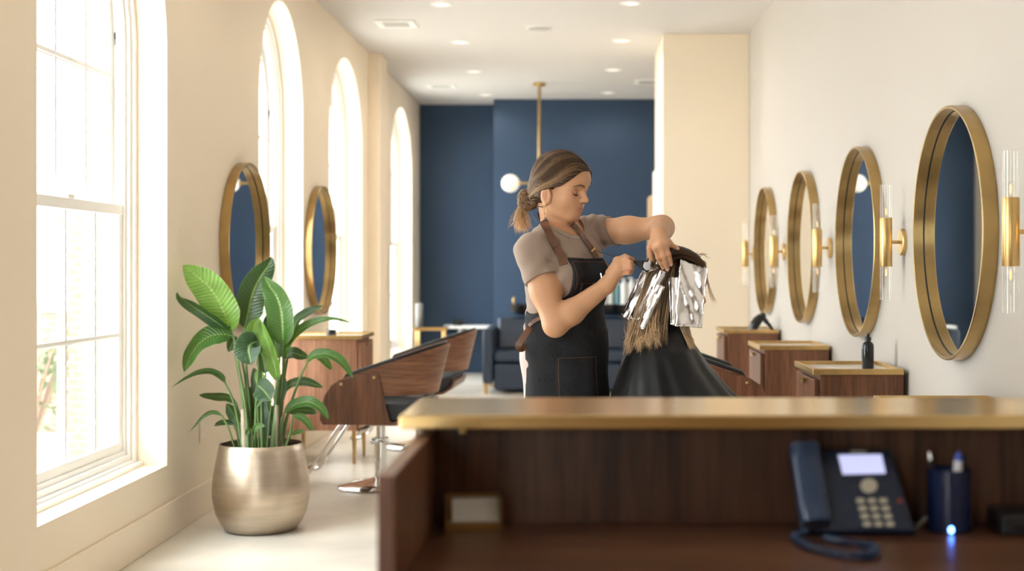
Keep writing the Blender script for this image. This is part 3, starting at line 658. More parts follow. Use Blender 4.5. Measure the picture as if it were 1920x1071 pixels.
cp_ = bez([P(1512, 996, 2.135), desk(1490, 1008, .009), desk(1515, 1024, .008), desk(1565, 1038, .008), desk(1615, 1043, .008), desk(1642, 1036, .008), desk(1630, 1024, .008), desk(1580, 1016, .008), desk(1548, 1008, .008)], 60)
hel = []; acc = 0
for i, c in enumerate(cp_):
    tg = (cp_[min(i+1, len(cp_)-1)]-cp_[max(i-1, 0)]).normalized(); u = tg.cross(Vector((0, 0, 1))).normalized(); v = u.cross(tg)
    acc += 0.78; hel.append(c+(u*math.cos(acc)+v*math.sin(acc))*0.0055)
MB().tube(hel, 0.0019, 5).build('coiled_cord', pl2, t, world=True, smooth=60)
MB().tube(bez([br+Vector((0.0, 0.05, -0.02)), P(1735, 972, 2.25), P(1760, 968, 2.27), P(1790, 975, 2.29)], 8), 0.002, 6).build('line_cable', M['grille'], t, world=True)
t = thing('card_reader', 'black box at the far right end of the desk', 'card reader', (0.735, 2.22, DZ))
MB().box((-0.035, -0.04, 0.0005), (0.06, 0.05, 0.035)).build('case', M['black'], t, bevel=0.005); MB().box((-0.02, -0.041, 0.012), (0.045, -0.039, 0.016)).build('slot', M['blackgloss'], t)
# ------------------------------------------------------------------ potted bird-of-paradise
def leafmat(name, top, under, rough):
    m, nt, b = newmat(name); L = nt.links.new; N = nt.nodes.new
    uv = N('ShaderNodeUVMap'); uv.uv_map = 'leaf_uv'; sx = N('ShaderNodeSeparateXYZ'); L(uv.outputs[0], sx.inputs[0])
    ab = N('ShaderNodeMath'); ab.operation = 'ABSOLUTE'; L(sx.outputs[0], ab.inputs[0])
    ph = N('ShaderNodeMath'); ph.operation = 'MULTIPLY_ADD'; ph.inputs[1].default_value = -14; L(ab.outputs[0], ph.inputs[0])
    v2 = N('ShaderNodeMath'); v2.operation = 'MULTIPLY'; v2.inputs[1].default_value = 130; L(sx.outputs[1], v2.inputs[0]); L(v2.outputs[0], ph.inputs[2])
    si = N('ShaderNodeMath'); si.operation = 'SINE'; L(ph.outputs[0], si.inputs[0])
    bp = N('ShaderNodeBump'); bp.inputs['Strength'].default_value = 0.35; bp.inputs['Distance'].default_value = 0.0025; L(si.outputs[0], bp.inputs['Height']); L(bp.outputs[0], b.inputs['Normal'])
    ns = N('ShaderNodeTexNoise'); ns.inputs['Scale'].default_value = 14; tc = N('ShaderNodeTexCoord'); L(tc.outputs['Object'], ns.inputs[0])
    a = N('ShaderNodeMath'); a.operation = 'MULTIPLY_ADD'; a.inputs[1].default_value = 0.22; a.inputs[2].default_value = 0.0; L(si.outputs[0], a.inputs[0])
    a2 = N('ShaderNodeMath'); a2.operation = 'ADD'; L(a.outputs[0], a2.inputs[0]); L(ns.outputs[0], a2.inputs[1])
    r = N('ShaderNodeValToRGB'); r.color_ramp.elements[0].position = 0.2; r.color_ramp.elements[1].position = 0.85
    r.color_ramp.elements[0].color = (*[c*0.72 for c in top], 1); r.color_ramp.elements[1].color = (*[c*1.3 for c in top], 1); L(a2.outputs[0], r.inputs[0])
    geo = N('ShaderNodeNewGeometry'); mixb = N('ShaderNodeMix'); mixb.data_type = 'RGBA'; L(geo.outputs['Backfacing'], mixb.inputs[0]); L(r.outputs[0], mixb.inputs[6]); mixb.inputs[7].default_value = (*under, 1)
    mr = N('ShaderNodeMapRange'); mr.inputs[1].default_value = 0.035; mr.inputs[2].default_value = 0.075; mr.inputs[3].default_value = 1; mr.inputs[4].default_value = 0; L(ab.outputs[0], mr.inputs[0])
    ed = N('ShaderNodeMapRange'); ed.inputs[1].default_value = 0.955; ed.inputs[2].default_value = 0.99; L(ab.outputs[0], ed.inputs[0])
    mx = N('ShaderNodeMath'); mx.operation = 'MAXIMUM'; L(mr.outputs[0], mx.inputs[0]); L(ed.outputs[0], mx.inputs[1])
    mm = N('ShaderNodeMath'); mm.operation = 'MULTIPLY'; mm.inputs[1].default_value = 0.7; L(mx.outputs[0], mm.inputs[0])
    mixr = N('ShaderNodeMix'); mixr.data_type = 'RGBA'; L(mm.outputs[0], mixr.inputs[0]); L(mixb.outputs[2], mixr.inputs[6]); mixr.inputs[7].default_value = (0.30, 0.42, 0.12, 1)
    L(mixr.outputs[2], b.inputs['Base Color']); b.inputs['Roughness'].default_value = rough; b.inputs['Specular IOR Level'].default_value = 0.6
    tr = N('ShaderNodeBsdfTranslucent'); tr.inputs[0].default_value = (under[0]*1.6, under[1]*1.6, under[2]*0.8, 1)
    ms = N('ShaderNodeMixShader'); ms.inputs[0].default_value = 0.28; L(b.outputs[0], ms.inputs[1]); L(tr.outputs[0], ms.inputs[2]); L(ms.outputs[0], nt.nodes['Material Output'].inputs[0])
    return m
LM = {'d': leafmat('deep_green_leaf', (0.020, 0.062, 0.020), (0.08, 0.15, 0.04), 0.28),
      'm': leafmat('green_leaf', (0.042, 0.118, 0.022), (0.11, 0.21, 0.045), 0.30),
      'l': leafmat('light_green_leaf', (0.135, 0.265, 0.045), (0.20, 0.36, 0.07), 0.38)}
stemm = mat('green_stem', (0.085, 0.15, 0.038), 0.45, noise=0.25, nscale=12); stemp = mat('pale_sheath', (0.42, 0.36, 0.26), 0.55, noise=0.2, nscale=15)
PY = 6.09; px0 = (490-VX)*PY/FP
plant = thing('potted_bird_of_paradise', 'leafy green plant in a champagne metal pot beside the nearest window', 'potted plant', (px0, PY, 0))
potm = mat('brushed_champagne_metal', (0.56, 0.47, 0.37), 0.34, 1.0, noise=0.13, nscale=3.5, stretch=(1, 1, 9), bump=0.02, bscale=90)
prof = [(0, 0.001), (0.150, 0.001), (0.163, 0.006), (0.185, 0.035), (0.208, 0.085), (0.220, 0.145), (0.2225, 0.190), (0.218, 0.245), (0.207, 0.310), (0.196, 0.370), (0.190, 0.398), (0.187, 0.402), (0.184, 0.398), (0.188, 0.365), (0.19, 0.33), (0, 0.33)]
MB().lathe(prof, 72).build('pot', potm, plant)
sl_ = MB(); random.seed(2)
rows = [[(0.186*i/8*math.cos(2*PI*j/32), 0.186*i/8*math.sin(2*PI*j/32), 0.366+random.uniform(-.006, .006)) for j in range(32)] for i in range(9)]
sl_.grid(rows, closev=True).build('soil', mat('dark_soil', (0.022, 0.016, 0.012), 0.95, bump=0.5, bscale=80), plant)
SCL = PY/FP
def leaf(pts, hw, kind='m', roll=0, dy=(0, 0), fold=22, soil=None, mid=None, prof='wide', wav=0.05, r0=0.0085, flip=False, sr=None, n=26):
    """pts: midrib from base to tip in photo pixels, dy: depth offsets base->tip (metres from the pot's axis)."""
    m = len(pts)
    P3 = [P(p[0], p[1], PY+(p[2] if len(p) > 2 else lerp(dy[0], dy[1], i/(m-1)))) for i, p in enumerate(pts)]
    raw = bez(P3, 10); L = [0]
    for a, b in zip(raw, raw[1:]): L.append(L[-1]+(b-a).length)
    ctr = []; j = 0
    for i in range(n+1):
        s = L[-1]*i/n
        while j < len(L)-2 and L[j+1] < s: j += 1
        ctr.append(raw[j].lerp(raw[j+1], (s-L[j])/max(1e-9, L[j+1]-L[j])))
    w = hw*SCL; nu = 11; vs = []; uvs = []; view = Vector((0, 1, 0)); ro = math.radians(roll); fo = math.radians(fold)
    ph = random.random()*6
    for i, c in enumerate(ctr):
        t = i/n; T = (ctr[min(i+1, n)]-ctr[max(i-1, 0)]).normalized()
        s0 = T.cross(view); s0 = s0.normalized() if s0.length > 1e-3 else Vector((1, 0, 0))
        S = (s0*math.cos(ro)+view*math.sin(ro)); S = (S-T*S.dot(T)).normalized(); Nn = S.cross(T)
        if Nn.y > 0: Nn = -Nn
        if flip: Nn = -Nn
        if prof == 'wide': wp = (min(1, t/0.22)**0.55)*(1-max(0, (t-0.45)/0.55)**2.2)**0.75
        elif prof == 'taper': wp = (min(1, t/0.15)**0.6)*(1-max(0, (t-0.15)/0.85)**1.1)**0.9
        else: wp = math.sin(PI*min(1, max(0, t))**0.85)**0.7
        wp = max(wp, 0.02)
        for k in range(nu):
            u = -1+2*k/(nu-1); a = abs(u)
            off = S*(u*w*wp*math.cos(fo*a))+Nn*(a*w*wp*math.sin(fo)*(1.1-0.45*a))
            off += Nn*(wav*w*a*a*math.sin(t*15+ph+(2 if u > 0 else 0)))
            vs.append(c+off); uvs.append((u, t))
    rl = root_loc(plant); vs = [v-rl for v in vs]
    fs = []
    for i in range(n):
        for k in range(nu-1): fs.append((i*nu+k, i*nu+k+1, (i+1)*nu+k+1, (i+1)*nu+k))
    me = bpy.data.meshes.new('leaf'); me.from_pydata(vs, [], fs); me.update()
    # make the upper side face the side the fold opens to
    nn = me.polygons[(n//2)*(nu-1)+(nu-1)//2].normal; Tm = (ctr[n//2+1]-ctr[n//2-1]).normalized()
    s0 = Tm.cross(view).normalized(); S = (s0*math.cos(ro)+view*math.sin(ro)); Nn = S.cross(Tm)
    if Nn.y > 0: Nn = -Nn
    if flip: Nn = -Nn
    if nn.dot(Nn) < 0: me.flip_normals()
    uvl = me.uv_layers.new(name='leaf_uv')
    for lp in me.loops: uvl.data[lp.index].uv = uvs[lp.vertex_index]
    me.materials.append(LM[kind]); me.shade_smooth()
    o = bpy.data.objects.new('leaf', me); COL.objects.link(o); o.parent = plant
    if soil is not None:
        b = ctr[0]; s = P(soil[0], 842, PY+soil[1]); s.z = 0.362
        if mid: q = [s]+[P(p[0], p[1], PY+(p[2] if len(p) > 2 else lerp(soil[1], b.y-PY, 0.5))) for p in mid]+[b]
        else: q = [s, s.lerp(b, 0.5)+Vector((0, 0, 0.02)), b]
        pp = bez(q, 8); k = len(pp); r1 = sr or 0.0042
        st = MB().tube(pp+[ctr[2]], [lerp(r0, r1, (i/k)**0.8) for i in range(k)]+[r1*0.8], 9).build('petiole', stemm, o, world=True, smooth=60)
        # keep the stem in the plant's frame: its parent (the leaf) sits at the plant's origin
    return o
# the tall upper leaves
leaf([(434, 622), (425, 598), (410, 564), (391, 537), (368, 517), (343, 497)], 35, 'l', 8, (0.02, -0.09), 18, (460, -0.02), [(456, 760), (447, 690)])
leaf([(458, 616), (463, 598), (473, 553), (487, 522), (503, 498), (509, 482)], 29, 'd', -14, (0.03, 0.06), 24, (472, 0.02), [(468, 760), (462, 690)])
leaf([(531, 648), (530, 612), (527, 582), (519, 556), (505, 536), (495, 519)], 30, 'm', 12, (-0.02, -0.06), 26, (514, -0.03), [(522, 780), (530, 710)])
leaf([(432, 620), (420, 615), (398, 598), (366, 577), (340, 560), (332, 548)], 17, 'd', 38, (0.04, -0.14), 20, (465, 0.03), [(458, 760), (446, 690)])
leaf([(438, 630), (418, 627), (396, 630), (377, 641), (363, 658), (352, 680), (345, 699)], 25, 'm', -42, (0.0, -0.10), 6, (466, -0.05), [(460, 760), (447, 685)], flip=False)
leaf([(484, 640), (472, 644), (466, 654), (468, 668), (471, 684)], 27, 'd', 0, (-0.06, -0.15), 16, (478, -0.06), [(480, 770), (484, 700)])
leaf([(522, 716), (514, 680), (503, 645), (492, 616), (484, 594)], 18, 'l', 22, (-0.03, -0.07), 32, (512, -0.05), None, r0=0.013, sr=0.009)
leaf([(488, 668), (480, 645), (474, 626), (476, 610), (484, 596)], 17, 'l', -25, (-0.05, -0.08), 22, (492, -0.05), None)
leaf([(545, 640), (556, 603), (570, 590), (588, 581), (606, 573)], 11, 'd', 30, (0.08, 0.10), 20, (512, 0.05), [(524, 760), (536, 690)])
leaf([(531, 676), (541, 644), (557, 625), (577, 610), (598, 602), (627, 598), (657, 605)], 16, 'm', 34, (0.0, 0.0), 30, (520, -0.01), [(524, 790), (530, 720)], prof='taper')
leaf([(575, 682), (587, 668), (611, 664), (634, 674), (649, 690), (661, 709)], 12, 'm', 38, (0.0, -0.02), 30, (526, 0.0), [(540, 775), (560, 715)], sr=0.0045)
leaf([(590, 668), (602, 671), (612, 680), (622, 694)], 8, 'm', 20, (0.04, 0.05), 20, None)
leaf([(532, 738), (541, 724), (556, 717), (577, 717), (606, 727)], 10, 'd', 30, (0.06, 0.08), 18, (520, 0.05), [(526, 790)])
leaf([(534, 672), (548, 662), (562, 666), (578, 671)], 12, 'd', 25, (0.06, 0.08), 18, (516, 0.06), [(530, 730)])
leaf([(533, 775), (552, 760), (578, 754), (601, 766), (616, 787)], 13, 'm', 36, (-0.02, -0.05), 28, (522, -0.03), None)
leaf([(543, 775), (558, 770), (578, 770), (594, 775)], 10, 'd', 30, (-0.01, 0.0), 14, None)
leaf([(548, 782), (560, 781), (574, 791), (587, 809)], 8, 'm', 36, (-0.05, -0.06), 24, (532, -0.04), [(545, 810)])
leaf([(546, 815), (556, 811), (572, 808)], 5, 'm', 30, (-0.02, -0.03), 20, (538, -0.03), None, r0=0.003, sr=0.002)
leaf([(481, 722), (490, 728), (499, 738), (508, 751)], 21, 'd', 8, (-0.10, -0.15), 12, (486, -0.08), [(484, 780)], sr=0.003, r0=0.006)
leaf([(422, 718), (414, 703), (396, 695), (373, 697), (351, 707), (322, 726)], 10, 'd', 34, (0.0, -0.22), 30, (455, -0.04), [(448, 800), (438, 755)], prof='taper')
leaf([(443, 756), (427, 745), (401, 743), (373, 741)], 10, 'd', 30, (0.07, 0.10), 16, (462, 0.05), [(455, 800)])
leaf([(416, 780), (407, 773), (394, 773), (379, 783), (367, 797), (354, 811)], 6.5, 'm', 34, (-0.05, -0.08), 28, (443, -0.06), [(428, 803)], prof='taper', r0=0.005)
leaf([(444, 800), (440, 782), (432, 768), (424, 757)], 14, 'd', 20, (0.05, 0.07), 14, (455, 0.04), None)
leaf([(438, 796), (426, 791), (412, 793), (402, 799)], 7, 'd', 30, (0.02, 0.0), 20, (450, 0.02), None, r0=0.004)
leaf([(478, 812), (480, 802), (488, 798), (497, 800)], 6, 'm', 15, (-0.12, -0.14), 20, (476, -0.11), None, r0=0.004, sr=0.0025)
leaf([(472, 806), (466, 808), (462, 818)], 5, 'm', 15, (-0.12, -0.14), 20, (474, -0.12), None, r0=0.004, sr=0.0025)
leaf([(514, 812), (508, 790), (502, 768), (500, 748)], 15, 'd', 22, (0.03, 0.05), 16, (506, 0.03), None)
leaf([(524, 672), (515, 640), (507, 610), (502, 588)], 20, 'd', -20, (0.05, 0.08), 16, (508, 0.04), None)
leaf([(492, 722), (488, 708), (485, 692)], 11, 'l', 10, (0.0, 0.0), 18, (492, 0.0), None)
leaf([(508, 760), (502, 748), (494, 742), (478, 768)], 6, 'm', 10, (-0.09, -0.12), 18, (500, -0.08), None, r0=0.004, sr=0.003)
leaf([(452, 668), (446, 650), (438, 640), (428, 660)], 12, 'd', 15, (0.04, 0.02), 14, (470, 0.03), [(462, 730)])
leaf([(498, 700), (494, 676), (490, 660)], 14, 'd', -10, (0.06, 0.07), 12, (498, 0.06), None)
for x0_, y0_, x1_, y1_, w_, dd in ((472, 790, 462, 720, 13, .04), (488, 800, 492, 735, 14, .05), (500, 820, 512, 760, 12, .04), (470, 820, 478, 770, 12, .05), (520, 760, 530, 700, 13, .05), (480, 740, 476, 690, 12, .04)):
    leaf([(x0_, y0_), (lerp(x0_, x1_, .5)+3, lerp(y0_, y1_, .5)), (x1_, y1_)], w_, 'd', 18, (dd, dd+.02), 14, None)
for sx, dy_, h in ((460, -0.03, 0.20), (514, -0.04, 0.22), (524, 0.0, 0.16), (470, 0.03, 0.15)):
    a = P(sx, 842, PY+dy_); a.z = 0.360
    MB().tube([a, a+Vector((0.005*(1 if sx > 490 else -1), 0, h*0.5)), a+Vector((0.012*(1 if sx > 490 else -1), 0, h))], [0.018, 0.015, 0.009], 12).build('sheath', stemp, plant, world=True)
# ------------------------------------------------------------------ smooth bodies: signed distance fields meshed by surface nets
def A3(*v): return np.array(v, float)
class SDF:
    def __init__(s): s.ops = []
    def _add(s, fn, k, op): s.ops.append((fn, k, op)); return s
    def cap(s, a, b, ra, rb=None, k=0.02, op='u'):
        a = np.array(a, float); b = np.array(b, float); rb = ra if rb is None else rb; ab = b-a; l2 = max(ab@ab, 1e-12)
        def f(p):
            q = p-a; t = np.clip(q@ab/l2, 0, 1); d = q-t[:, None]*ab
            return np.sqrt((d*d).sum(1))-(ra+(rb-ra)*t)
        return s._add(f, k, op)
    def ell(s, c, r, R=None, k=0.02, op='u'):
        c = np.array(c, float); r = np.array(r, float); R = None if R is None else np.array(R, float)
        def f(p):
            q = p-c
            if R is not None: q = q@R
            k0 = np.sqrt(((q/r)**2).sum(1)); k1 = np.sqrt(((q/(r*r))**2).sum(1))+1e-9
            return np.where(k0 < 1e-4, -r.min(), k0*(k0-1)/k1)
        return s._add(f, k, op)
    def ball(s, c, r, k=0.02, op='u'): return s.cap(c, c, r, k=k, op=op)
    def fn(s, f, k=0.0, op='i'): return s._add(f, k, op)
    def __call__(s, p, ops=None):
        p = np.asarray(p, float); d = np.full(len(p), 1e3)
        for f, k, op in (s.ops if ops is None else ops):
            if op == 'd': d = d+f(p); continue
            e = f(p)
            if op == 'u':
                if k > 0: h = np.clip(0.5+0.5*(d-e)/k, 0, 1); d = d+(e-d)*h-k*h*(1-h)
                else: d = np.minimum(d, e)
            else:
                if op == 's': e = -e
                if k > 0: h = np.clip(0.5-0.5*(d-e)/k, 0, 1); d = d+(e-d)*h+k*h*(1-h)
                else: d = np.maximum(d, e)
        return d
    def grad(s, p, e=0.002):
        p = np.asarray(p, float); g = np.stack([s(p+e*np.eye(3)[i])-s(p-e*np.eye(3)[i]) for i in range(3)], 1)
        return g/(np.linalg.norm(g, axis=1)[:, None]+1e-9)
    def march(s, px, py, y0=3.9, y1=5.2, off=0.0):          # first hit along the photographer's line of sight
        n = 700; Y = np.linspace(y0, y1, n); pts = np.stack([(px-VX)*Y/FP, Y, CZ+(VY-py)*Y/FP], 1)
        d = s(pts)-off; i = np.nonzero(d < 0)[0]
        if len(i): return pts[i[0]]
        return pts[np.argmin(d)]
    def mesh(s, lo, hi, h, B=9):
        lo = np.array(lo, float); hi = np.array(hi, float); nb = np.ceil((hi-lo)/(h*B)).astype(int)
        g = np.stack(np.meshgrid(*[np.arange(n) for n in nb], indexing='ij'), -1).reshape(-1, 3)
        cen = lo+(g+0.5)*h*B; R = 0.5*h*B*1.7321
        dc = s(cen); act = np.abs(dc) < R*1.5+0.004; g = g[act]; cen = cen[act]
        ev = [(f(cen) if op not in 'd' else None) for f, k, op in s.ops]
        mn = np.full(len(cen), 1e3)
        for (f, k, op), e in zip(s.ops, ev):
            if op == 'u': mn = np.minimum(mn, e)
        loc = np.stack(np.meshgrid(*[np.arange(B+1)]*3, indexing='ij'), -1).reshape(-1, 3)
        N = nb*B+2; key = lambda ijk: (ijk[..., 0]*N[1]+ijk[..., 1])*N[2]+ijk[..., 2]
        K = []; V = []; E = [[], [], []]; O = [[], [], []]
        cor = [(a, b, c) for a in (0, 1) for b in (0, 1) for c in (0, 1)]
        edges = [(a, b) for a in range(8) for b in range(a+1, 8) if sum(abs(cor[a][i]-cor[b][i]) for i in range(3)) == 1]
        for bi in range(len(g)):
            ops = []
            for (f, k, op), e in zip(s.ops, ev):
                if op == 'd' or op == 'i': ops.append((f, k, op))
                elif op == 'u':
                    if e[bi]-mn[bi] < 2.6*R+k: ops.append((f, k, op))
                elif e[bi] < 1.4*R+k+0.01: ops.append((f, k, op))
            base = g[bi]*B
            d = s(lo+(base+loc)*h, ops).reshape(B+1, B+1, B+1); sg = d < 0
            if sg.all() or not sg.any(): continue
            c8 = [sg[a:a+B, b:b+B, c:c+B] for a, b, c in cor]
            cnt = sum(x.astype(int) for x in c8); m = (cnt > 0) & (cnt < 8); idx = np.argwhere(m)
            dv = [d[a:a+B, b:b+B, c:c+B][m] for a, b, c in cor]
            acc = np.zeros((len(idx), 3)); n = np.zeros(len(idx))
            for a, b in edges:
                da, db = dv[a], dv[b]; x = (da < 0) != (db < 0); t = np.where(x, da/np.where(x, da-db, 1), 0)
                pa = np.array(cor[a]); pb = np.array(cor[b]); acc += np.where(x[:, None], pa+(pb-pa)*t[:, None], 0); n += x
            V.append(lo+(base+idx+acc/n[:, None])*h); K.append(key(base+idx))
            for ax in range(3):
                sl0 = [slice(0, B)]*3; sl1 = [slice(0, B)]*3; sl1[ax] = slice(1, B+1)
                s0 = sg[tuple(sl0)]; s1 = sg[tuple(sl1)]; x = np.argwhere(s0 != s1)
                E[ax].append(base+x); O[ax].append(s0[s0 != s1])
        K = np.concatenate(K); V = np.concatenate(V); o = np.argsort(K); K = K[o]; V = V[o]
        F = []
        for ax in range(3):
            e = np.concatenate(E[ax]); w = np.concatenate(O[ax]); u, v = (ax+1) % 3, (ax+2) % 3
            q = []
            for du, dv_ in ((1, 1), (0, 1), (0, 0), (1, 0)):
                c = e.copy(); c[:, u] -= du; c[:, v] -= dv_; kk = key(c); i = np.clip(np.searchsorted(K, kk), 0, len(K)-1); q.append(np.where(K[i] == kk, i, -1))
            q = np.stack(q, 1); ok = (q >= 0).all(1); q = q[ok]; w = w[ok]; q[~w] = q[~w][:, ::-1]; F.append(q)
        return V, np.concatenate(F)
def np_obj(name, V, F, mats, parent=None, col=None, colname='tint', mi=None):
    if parent is not None: V = V-np.array(root_loc(parent))
    me = bpy.data.meshes.new(name); me.from_pydata(V.tolist(), [], F.tolist()); 
    for m in (mats if isinstance(mats, (list, tuple)) else [mats]): me.materials.append(m)
    if mi is not None: me.polygons.foreach_set('material_index', np.asarray(mi, np.int32))
    if col is not None:
        a = me.color_attributes.new(colname, 'FLOAT_COLOR', 'POINT'); a.data.foreach_set('color', np.concatenate([col, np.ones((len(col), 1))], 1).astype(np.float32).ravel())
    me.update(); me.shade_smooth()
    o = bpy.data.objects.new(name, me); COL.objects.link(o); o.parent = parent
    return o
def vcmat(name, rough, sss=0.0, spec=0.45, metal=0.0, sheen=0.0, bump=0.0, bscale=200, aniso=0.0, noise=0.0):
    m, nt, b = newmat(name); v = nt.nodes.new('ShaderNodeVertexColor'); v.layer_name = 'tint'; nt.links.new(v.outputs[0], b.inputs['Base Color'])
    b.inputs['Roughness'].default_value = rough; b.inputs['Specular IOR Level'].default_value = spec; b.inputs['Sheen Weight'].default_value = sheen
    if sss: b.inputs['Subsurface Weight'].default_value = sss; b.inputs['Subsurface Radius'].default_value = (0.010, 0.004, 0.002); b.inputs['Subsurface Scale'].default_value = 0.5
    if bump or noise:
        tc = nt.nodes.new('ShaderNodeTexCoord'); n = nt.nodes.new('ShaderNodeTexNoise'); n.inputs['Scale'].default_value = bscale; n.inputs['Detail'].default_value = 5; nt.links.new(tc.outputs['Object'], n.inputs[0])
    if bump:
        bp = nt.nodes.new('ShaderNodeBump'); bp.inputs['Strength'].default_value = bump; bp.inputs['Distance'].default_value = 0.002; nt.links.new(n.outputs[0], bp.inputs['Height']); nt.links.new(bp.outputs[0], b.inputs['Normal'])
    return m
SKIN = np.array([0.56, 0.300, 0.168])
skin = vcmat('skin', 0.48, sss=0.12, spec=0.4, bump=0.05, bscale=320)
hairm = vcmat('hair', 0.42, spec=0.30)
def head_frame(c, yaw_dir, pitch, roll=0.0):
    fx, fy = yaw_dir; n = math.hypot(fx, fy); fx, fy = fx/n, fy/n
    Fv = A3(fx*math.cos(pitch), fy*math.cos(pitch), -math.sin(pitch)); Lv = A3(-fy, fx, 0); Uv = np.cross(Fv, Lv)
    if roll: Lv, Uv = Lv*math.cos(roll)+Uv*math.sin(roll), Uv*math.cos(roll)-Lv*math.sin(roll)
    return np.array(c, float), np.stack([Fv, Lv, Uv], 1)      # columns = local axes
def add_head(s, HF, ears=True):
    c, R = HF; w = lambda *q: c+R@np.array(q, float)
    E = lambda q, r, k=0.02, op='u', RR=None: s.ell(w(*q), r, R if RR is None else R@RR, k, op)
    C = lambda a, b, ra, rb=None, k=0.02, op='u': s.cap(w(*a), w(*b), ra, rb, k, op)
    E((-.012, 0, .040), (.098, .072, .080)); E((.028, 0, -.018), (.060, .056, .076), .03); E((.042, 0, .042), (.047, .058, .046), .03)
    for y in (-1, 1):
        C((-.004, y*.050, -.045), (.060, y*.014, -.084), .015, .013, .03)
        E((.050, y*.034, -.028), (.028, .024, .026), .025)
        C((.076, y*.010, .017), (.060, y*.044, .014), .0085, .008, .015)
    C((.070, -.006, -.083), (.070, .006, -.083), .0165, k=.018)
    E((.066, 0, -.055), (.027, .032, .026), .018)
    for y in (-1, 1):
        E((.089, y*.031, -.001), (.017, .017, .011), .013, 's')
        s.ball(w(.0635, y*.0305, -.0015), .0140, .004)
    C((.080, 0, .012), (.101, 0, -.020), .0075, .0085, .010); s.ball(w(.1035, 0, -.0235), .0088, .007)
    for y in (-1, 1): E((.0915, y*.0098, -.0285), (.011, .0060, .0072), .005)
    for y in (-1, 1): E((.0985, y*.0055, -.0345), (.0045, .003, .003), .003, 's')
    C((.0915, -.004, -.0508), (.0915, .004, -.0508), .0042, k=.004)
    for y in (-1, 1):
        C((.0915, y*.004, -.0508), (.0800, y*.0235, -.0560), .0042, .0018, .004)
        C((.0900, y*.002, -.0612), (.0800, y*.0205, -.0578), .0052, .0018, .004)
        C((.0970, 0, -.0560), (.0825, y*.0245, -.0570), .0010, .0010, .003, 's')
        C((.0735, y*.019, .0045), (.0765, y*.031, .0080), .0008, .0008, .003, 's'); C((.0765, y*.031, .0080), (.0675, y*.045, .0045), .0008, .0008, .003, 's')
    if ears:
        for y in (-1, 1):
            a = math.radians(18); RR = np.array([[1, 0, 0], [0, 1, 0], [0, 0, 1]], float)
            t = math.radians(-14); T = np.array([[math.cos(t), 0, math.sin(t)], [0, 1, 0], [-math.sin(t), 0, math.cos(t)]])
            z = math.radians(-9)*y; Z = np.array([[math.cos(z), -math.sin(z), 0], [math.sin(z), math.cos(z), 0], [0, 0, 1]])
            Q = Z@T
            E((-.010, y*.0725, -.036), (.0195, .0072, .0315), .004, 'u', Q)
            E((-.0075, y*.0815, -.0325), (.0120, .0080, .0215), .002, 's', Q)
            C((-.013, y*.0745, -.020), (-.011, y*.0745, -.046), .0026, .0030, .003)
            C((.003, y*.072, -.038), (.004, y*.071, -.046), .004, .0035, .004)
            s.ball(w(-.004, y*.0725, -.062), .007, .006)
    return w
def head_paint(V, HF, base=SKIN, lips=(0.50, 0.20, 0.15), brow=(0.10, 0.055, 0.035)):
    c, R = HF; q = (V-c)@R; col = np.tile(base, (len(V), 1)); f, l, u = q.T; al = np.abs(l)
    near = (np.abs(f) < .13) & (al < .09) & (np.abs(u) < .13)
    def blend(m, cc): 
        m = np.clip(m, 0, 1)[:, None]; col[:] = col*(1-m)+np.array(cc)*m
    up = np.clip(1-((u+.0522)/(.0052*(1.0-np.clip(al/.024, 0, 1)**2)+.0006))**2, 0, 1); lo = np.clip(1-((u+.0612)/(.0068*(1.0-np.clip(al/.023, 0, 1)**2)+.0006))**2, 0, 1)
    blend(np.where((f > .075) & (al < .023), np.maximum(up, lo)*1.6, 0)*near*0.85, lips)
    bu = .0185+.006*np.clip(al/.03, 0, 1)-.010*np.clip((al-.034)/.018, 0, 1)
    blend(np.where((al > .011) & (al < .050) & (f > .045), 1.5-np.abs(u-bu)/(.0036-.0020*np.clip((al-.02)/.03, 0, 1)), 0)*near*0.95, brow)
    blend(np.where((f > .04), np.exp(-(((al-.042)/.016)**2+((u+.026)/.016)**2)), 0)*near*0.22, (0.66, 0.30, 0.20))
    blend(np.where((f > .08), np.exp(-((l/.012)**2+((u+.026)/.010)**2)), 0)*near*0.15, (0.66, 0.30, 0.20))
    blend(np.exp(-((q-A3(-.01, -.074, -.036))**2).sum(1)/.024**2)*0.25, (0.66, 0.30, 0.20))
    return col
def strands(name, paths, radii, cols, mats, parent, n=4, taper=True, gamma=.75):
    """Many fine hairs as one hair mesh; cols: per path (root colour, tip colour)."""
    VV = []; FF = []; CC = []; off = 0
    for pth, r, (c0, c1) in zip(paths, radii, cols):
        p = np.asarray(pth, float); m = len(p); t = np.gradient(p, axis=0); t /= np.linalg.norm(t, axis=1)[:, None]+1e-9
        up = np.cross(t, A3(0.3, 0.9, 0.2)); up /= np.linalg.norm(up, axis=1)[:, None]+1e-9; sd = np.cross(t, up)
        s = np.linspace(0, 1, m); sc = s**gamma; rr = r*(np.minimum(1, (1-s)*5+0.12) if taper else np.ones(m))
        a = np.arange(n)*2*PI/n
        ring = p[:, None, :]+rr[:, None, None]*(up[:, None, :]*np.cos(a)[None, :, None]+sd[:, None, :]*np.sin(a)[None, :, None])
        VV.append(ring.reshape(-1, 3)); cc = np.array(c0)[None]*(1-sc[:, None])+np.array(c1)[None]*sc[:, None]; CC.append(np.repeat(cc, n, axis=0))
        i = np.arange(m-1)[:, None]*n; k = np.arange(n)[None]; k2 = (k+1) % n
        FF.append(np.stack([i+k, i+k2, i+n+k2, i+n+k], -1).reshape(-1, 4)+off); off += m*n
    return np_obj(name, np.concatenate(VV), np.concatenate(FF), mats, parent, np.clip(np.concatenate(CC), 0, 1))
